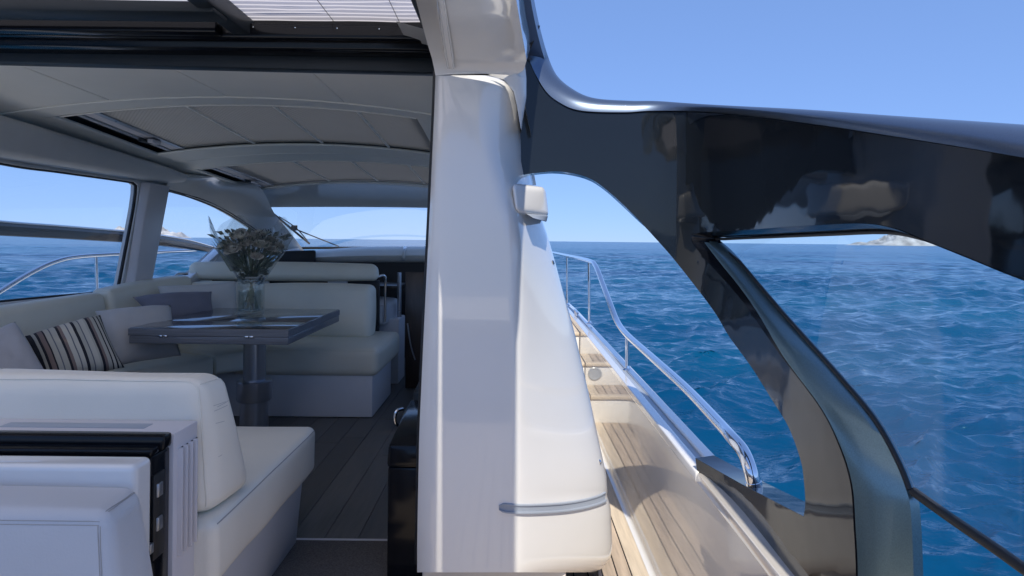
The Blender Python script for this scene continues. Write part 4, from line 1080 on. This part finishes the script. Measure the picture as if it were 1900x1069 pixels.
for i in range(260):
    z = random.uniform(.20, .50); rr = .03 + .66 * (z - .20); a = random.uniform(0, 6.283); q = math.sqrt(random.random()) * min(rr, .20)
    p = VC + Vector((q * math.cos(a), q * math.sin(a), z)); d = Vector((math.cos(a) * .7, math.sin(a) * .7, random.uniform(-.1, .9))).normalized()
    s_ = d.cross(Vector((random.uniform(-1, 1), random.uniform(-1, 1), random.uniform(-1, 1)))).normalized(); L = random.uniform(.03, .062); W = L * .26; n_ = d.cross(s_)
    k = len(vs); vs += [p, p + d * L * .5 + s_ * W + n_ * L * .1, p + d * L, p + d * L * .5 - s_ * W + n_ * L * .1, p + d * L * .5 - n_ * L * .03]; fs += [(k, k + 1, k + 4), (k + 1, k + 2, k + 4), (k + 2, k + 3, k + 4), (k + 3, k, k + 4)]
tag(mesh('leaves', vs, fs, leaf_m, bq), kind='stuff')
vs = []; fs = []
for i in range(26):   # stiff narrow blades on the left side
    a = math.pi + random.uniform(-.7, .5); b = VC + Vector((-.06, 0, .27)) + Vector((random.uniform(-.05, .02), random.uniform(-.06, .06), 0))
    L = random.uniform(.14, .24); d = Vector((-.55 + random.uniform(-.15, .25), random.uniform(-.2, .2), 1)).normalized(); s_ = Vector((1, 0, .3)).normalized() * .0045
    k = len(vs); m1 = b + d * L * .5 + Vector((-.004, 0, 0)); e = b + d * L + Vector((-.02, 0, -.008)); vs += [b - s_, b + s_, m1 + s_, m1 - s_, e]; fs += [(k, k + 1, k + 2, k + 3), (k + 3, k + 2, k + 4)]
tag(mesh('grass_blades', vs, fs, leaf_m, bq), kind='stuff')
vs = []; fs = []
for i in range(70):   # fine sprig with small dark berries above the roses
    p = VC + Vector((random.gauss(.02, .07), random.gauss(0, .05), .46 + random.random() * .07)); r_ = random.uniform(.003, .0055); k = len(vs)
    for dx in ((1, 0, 0), (-1, 0, 0), (0, 1, 0), (0, -1, 0), (0, 0, 1), (0, 0, -1)): vs.append(p + Vector(dx) * r_)
    fs += [(k, k + 2, k + 4), (k + 2, k + 1, k + 4), (k + 1, k + 3, k + 4), (k + 3, k, k + 4), (k + 2, k, k + 5), (k + 1, k + 2, k + 5), (k + 3, k + 1, k + 5), (k, k + 3, k + 5)]
tag(mesh('berries', vs, fs, berry_m, bq), kind='stuff')
cn = cello.node_tree.nodes; cl_ = cello.node_tree.links; cm = cn.new('ShaderNodeMixShader'); cm.inputs[0].default_value = .10
ct = cn.new('ShaderNodeBsdfTranslucent'); ct.inputs[0].default_value = (.9, .9, .9, 1); co_ = [q for q in cn if q.type == 'OUTPUT_MATERIAL'][0]
cl_.new(co_.inputs[0].links[0].from_socket, cm.inputs[1]); cl_.new(ct.outputs[0], cm.inputs[2]); cl_.new(cm.outputs[0], co_.inputs[0])
rows = []
N = 60
for t in np.linspace(0, 1, 16):
    r = []
    for k in range(N):
        a = 2 * math.pi * k / N
        pk = 0.5 + .5 * math.cos(5 * a + .6) * .6 + .35 * noise.noise(Vector((math.cos(a) * 2, math.sin(a) * 2, 1.3)))
        H = .19 + t * (.27 + .17 * pk)
        rad = (.045 + .195 * t ** .85) * (1 + .05 * noise.noise(Vector((math.cos(a) * 5, math.sin(a) * 5, t * 3)))) + .010 * math.sin(a * 14 + 3 * t) * (1 - t) * .8
        r.append(VC + Vector((rad * math.cos(a), rad * math.sin(a), H)))
    rows.append(r)
loft('wrapping', rows, cello, bq, closed=True, ang=180)
tube('ribbon', [VC + Vector((.050 * math.cos(a), .050 * math.sin(a), .232)) for a in np.linspace(0, 6.283, 20)], .006, pil_cream, bq, n=6, curve=False, caps=False)

# ------------------------------------------------------------------ pillows
def pillow(c, m, label, th=.075, seed=0, name='pillow'):
    c = [Vector(v) for v in c]   # TL TR BR BL as seen from the saloon
    nrm = (c[1] - c[0]).cross(c[3] - c[0]).normalized()
    if nrm.y > 0: nrm = -nrm     # towards the camera
    n = 22; vs = []; fs = []; uvs = []
    for side in (1, -1):
        for i in range(n + 1):
            for j in range(n + 1):
                u, v = i / n, j / n; a, b = 2 * u - 1, 2 * v - 1
                pinch = 1 - .055 * (1 - a * a) * abs(b) ** 3
                pb = 1 - .055 * (1 - b * b) * abs(a) ** 3
                uu = .5 + .5 * a * pb; vv = .5 + .5 * b * pinch
                p = c[0].lerp(c[1], uu).lerp(c[3].lerp(c[2], uu), vv)
                t = (max(0, 1 - a ** 4) * max(0, 1 - b ** 4)) ** .62
                t *= 1 + .13 * noise.noise(Vector((u * 3 + seed, v * 3, side))) + .07 * noise.noise(Vector((u * 8 + seed, v * 8, side)))
                vs.append(p + nrm * side * th * t + Vector((0, 0, -.010 * math.sin(u * 3.1 + seed) * (1 - v)))); uvs.append((u, v))
    k = (n + 1) ** 2
    for i in range(n):
        for j in range(n):
            q = i * (n + 1) + j; fs.append((q, q + 1, q + n + 2, q + n + 1)); fs.append((q + k, q + k + n + 1, q + k + n + 2, q + k + 1))
    me = bpy.data.meshes.new(name); me.from_pydata([tuple(v) for v in vs], [], fs); me.update()
    ul = me.uv_layers.new(name='UVMap')
    for lp in me.loops: ul.data[lp.index].uv = uvs[lp.vertex_index]
    bm = bmesh.new(); bm.from_mesh(me); bmesh.ops.remove_doubles(bm, verts=bm.verts, dist=.0004); bmesh.ops.recalc_face_normals(bm, faces=bm.faces); bm.to_mesh(me); bm.free()
    for p in me.polygons: p.use_smooth = True
    o = link(name, me, m); tag(o, label, 'pillow', 'pillows on the port sofa'); return o
pillow([P(-75, 640, 2.62), P(28, 600, 2.82), P(92, 704, 2.72), P(-20, 745, 2.50)], pil_grey, 'plain grey pillow at the aft end of the sofa, cut by the left edge', .075, 1)
pillow([P(46, 620, 2.90), P(186, 588, 3.12), P(231, 682, 3.04), P(84, 712, 2.80)], stripes, 'striped pillow in cream, brown and black stripes', .07, 2, 'pillow')
pillow([P(176, 577, 3.35), P(317, 567, 3.62), P(336, 660, 3.52), P(216, 680, 3.25)], pil_beige, 'plain light grey pillow just forward of the striped one', .07, 3)
pillow([P(246, 554, 3.85), P(393, 539, 4.10), P(400, 590, 4.05), P(290, 606, 3.8)], pil_dark, 'dark slate pillow behind the light grey one', .06, 4)
pillow([P(292, 534, 4.12), P(440, 518, 4.38), P(444, 590, 4.32), P(300, 600, 4.08)], pil_cream, 'pale cream pillow in the corner beside the vase', .06, 5)

# ------------------------------------------------------------------ aft bench (near, inside the door)
be = thing('bench', (-1.5, 2.0, FLOOR), 'cream leather bench with its back to the cockpit, nearest inside the saloon', 'bench')
hexa('base', [(-2.6, 1.64, FLOOR), (-.835, 1.64, FLOOR), (-.835, 2.44, FLOOR), (-2.6, 2.44, FLOOR), (-2.6, 1.64, -.925), (-.815, 1.64, -.925), (-.815, 2.46, -.925), (-2.6, 2.46, -.925)], leather3, be, .012)
bsc = sbox('seat_cushion', -2.6, -.778, 1.64, 2.50, -.935, -.752, leather, be, r=.03, puff=.010, mid=9, wr=.004)
brs = soft('backrest', [(-2.6, 1.655, -.75), (-.80, 1.655, -.75), (-.775, 1.89, -.75), (-2.6, 1.89, -.75), (-2.6, 1.66, -.385), (-.835, 1.66, -.385), (-.815, 1.775, -.385), (-2.6, 1.775, -.385)], leather, be, r=.045, puff=.016, mid=10, wr=.005)
drape('piping', brs, [(-2.6, 1.665, -.38), (-.86, 1.665, -.38), (-.835, 1.66, -.40), (-.80, 1.655, -.74)], .0026, leather, .0008, 6)
drape('piping', brs, [(-.83, 1.67, -.385), (-.815, 1.77, -.39), (-.79, 1.84, -.6), (-.775, 1.88, -.74)], .0018, leather, .0005, 6)
drape('piping', bsc, [(-2.6, 2.5, -.765), (-.79, 2.5, -.765), (-.778, 2.48, -.765), (-.778, 1.66, -.765)], .0018, thread, .0003)
for x_ in (-1.42, -2.02):
    drape('seam', brs, [(x_, 1.64, -.74), (x_, 1.64, -.40), (x_, 1.70, -.37), (x_, 1.80, -.40), (x_, 1.9, -.7)], .0014, thread, .0002)
for z_, L_ in ((-.455, .05), (-.462, .07), (-.470, .06), (-.60, .012), (-.505, .03)):
    drape('scuff_mark', brs, [(-.78, 1.695 + random.uniform(-.01, .01), z_), (-.77, 1.695 + L_, z_ + random.uniform(-.004, .008))], .0007, thread, -.0001, 4, .01)
# trim box behind the backrest with louvres
lv = thing('louvre_panel', (-1.4, 1.58, FLOOR), 'grey louvred trim panel behind the cream bench back', 'panel')
box('box', -2.6, -.832, 1.535, 1.652, -1.3, -.487, lilac, lv, .004)
for x0, x1 in [(-2.3, -1.42), (-1.30, -.93)]:
    box('top_slot', x0, x1, 1.575, 1.615, -.489, -.4855, grey_strip, lv, .001)
for i in range(4):
    y = 1.552 + i * .024
    hexa('slat', [(-.834, y, -.80), (-.820, y + .004, -.80), (-.824, y + .015, -.80), (-.834, y + .015, -.80), (-.834, y, -.53), (-.820, y + .004, -.53), (-.824, y + .015, -.53), (-.834, y + .015, -.53)], lilac, lv, .0015)
    box('slot', -.833, -.8305, y + .0155, y + .0235, -.80, -.53, black_rub, lv)
# black window frame of the aft bulkhead
bf = thing('bulkhead_frame', (-1.4, 1.48, FLOOR), 'black glossy frame of the drop-down aft window, with steel latches on its end', 'window frame')
box('frame_body', -2.6, -.838, 1.425, 1.530, -1.3, -.515, black_gloss, bf, .006)
box('top_rail', -2.6, -.832, 1.485, 1.530, -.514, -.478, black_gloss, bf, .008)
box('top_rail', -2.6, -.838, 1.445, 1.483, -.514, -.497, black_gloss, bf, .004)
for z in (-.60, -.68): hexa('latch', [(-.839, 1.462, z - .016), (-.829, 1.465, z - .016), (-.829, 1.485, z - .016), (-.839, 1.488, z - .016), (-.839, 1.462, z + .016), (-.829, 1.465, z + .016), (-.829, 1.485, z + .016), (-.839, 1.488, z + .016)], alum, bf, .002)
box('latch', -.839, -.828, 1.432, 1.447, -.735, -.712, alum, bf, .002)
box('channel', -.8385, -.833, 1.452, 1.498, -.76, -.56, black_rub, bf, .001)
# white coaming and cockpit seat
co = thing('coaming', (-1.4, 1.38, FLOOR), 'white moulded coaming behind the cockpit seat back', 'coaming')
sbox('moulding', -2.6, -.818, 1.352, 1.421, -1.3, -.500, gelcoat, co, r=.014, puff=0, mid=5)
ck = thing('cockpit_seat', (-1.4, 1.2, DECK), 'pale blue grey stitched leather seat back in the near left corner', 'seat')
skb = soft('seat_back', [(-2.6, 1.10, -1.15), (-.66, 1.10, -1.15), (-.70, 1.35, -1.15), (-2.6, 1.35, -1.15), (-2.6, 1.195, -.533), (-.772, 1.195, -.533), (-.798, 1.345, -.536), (-2.6, 1.345, -.536)], leather3, ck, r=.034, puff=.014, mid=10, wr=.003)
for dz in (0, .008):
    drape('stitching', skb, [(-2.6, 1.18, -.541 - dz), (-.785, 1.18, -.541 - dz)], .0008, thread)
    drape('stitching', skb, [(-.779 - dz, 1.17, -.55), (-.735 - dz, 1.14, -.85)], .0008, thread)
    drape('stitching', skb, [(-.779 + dz * .6, 1.21 + dz, -.52), (-.79 + dz * .6, 1.34 + dz, -.53)], .0008, thread)
# ------------------------------------------------------------------ starboard cabinet
cb_ = thing('cabinet', (-.30, 2.4, FLOOR), 'black cabinet with a chrome handle just inside the door, beside the pillar', 'cabinet')
box('carcass', -.425, -.10, 2.16, 2.62, FLOOR, -.795, black_gloss, cb_, .008)
hexa('top_block', [(-.428, 2.15, -.793), (-.10, 2.15, -.793), (-.10, 2.64, -.793), (-.428, 2.64, -.793), (-.424, 2.16, -.715), (-.10, 2.16, -.715), (-.10, 2.64, -.68), (-.430, 2.64, -.68)], black_gloss, cb_, .012)
hexa('door', [(-.42, 2.68, -1.15), (-.36, 2.68, -1.15), (-.36, 3.10, -1.15), (-.42, 3.10, -1.15), (-.42, 2.68, -.66), (-.36, 2.68, -.66), (-.36, 3.10, -.62), (-.42, 3.10, -.62)], dark_band, cb_, .006)
tube('handle', [P(748, 759, 2.62), P(737, 762, 2.60), P(733, 772, 2.595), P(733, 782, 2.595), P(737, 789, 2.60), P(747, 791, 2.62)], .0075, chrome, cb_, n=10)

# ------------------------------------------------------------------ outside on the port side
prl = thing('guard_rail', PX(178, 540, -3.3), 'polished steel guard rail seen through the port window', 'guard rail')
tube('top_rail', [PX(x_, y_, -3.3) for x_, y_ in [(-130, 622), (0, 541), (60, 505), (105, 485), (150, 476), (230, 471), (330, 466), (420, 461)]], .017, chrome, prl, n=10)
tube('stanchion', [PX(178, 474, -3.3), PX(181, 585, -3.3)], .013, chrome, prl, curve=False)
ppw = thing('port_wing', PX(100, 500, -3.15), 'black outer wing bar crossing the view through the port windows', 'arch')
rows = []
for x_, ya, yb in [(-220, 388, 420), (0, 412, 437), (120, 421, 443), (240, 431, 450), (300, 438, 456), (350, 446, 462), (390, 457, 468), (420, 466, 471)]:
    p, q = PX(x_, ya, -3.15), PX(x_, yb, -3.15); o_ = Vector((-.06, 0, 0))
    rows.append([p, p.lerp(q, .3) + Vector((.02, 0, 0)), p.lerp(q, .75) + Vector((.015, 0, 0)), q, q + o_, p + o_ + Vector((0, 0, .004))])
loft('bar', rows, black_gloss, ppw, closed=True, ang=35)
tube('edge_highlight', [PX(x_, y_ - 1, -3.15) for x_, y_ in [(-220, 388), (0, 412), (120, 421), (240, 431), (300, 438), (350, 446), (390, 457), (420, 466)]], .008, chrome, ppw, n=8)  # steel tube added to stand in for the highlight along the bar
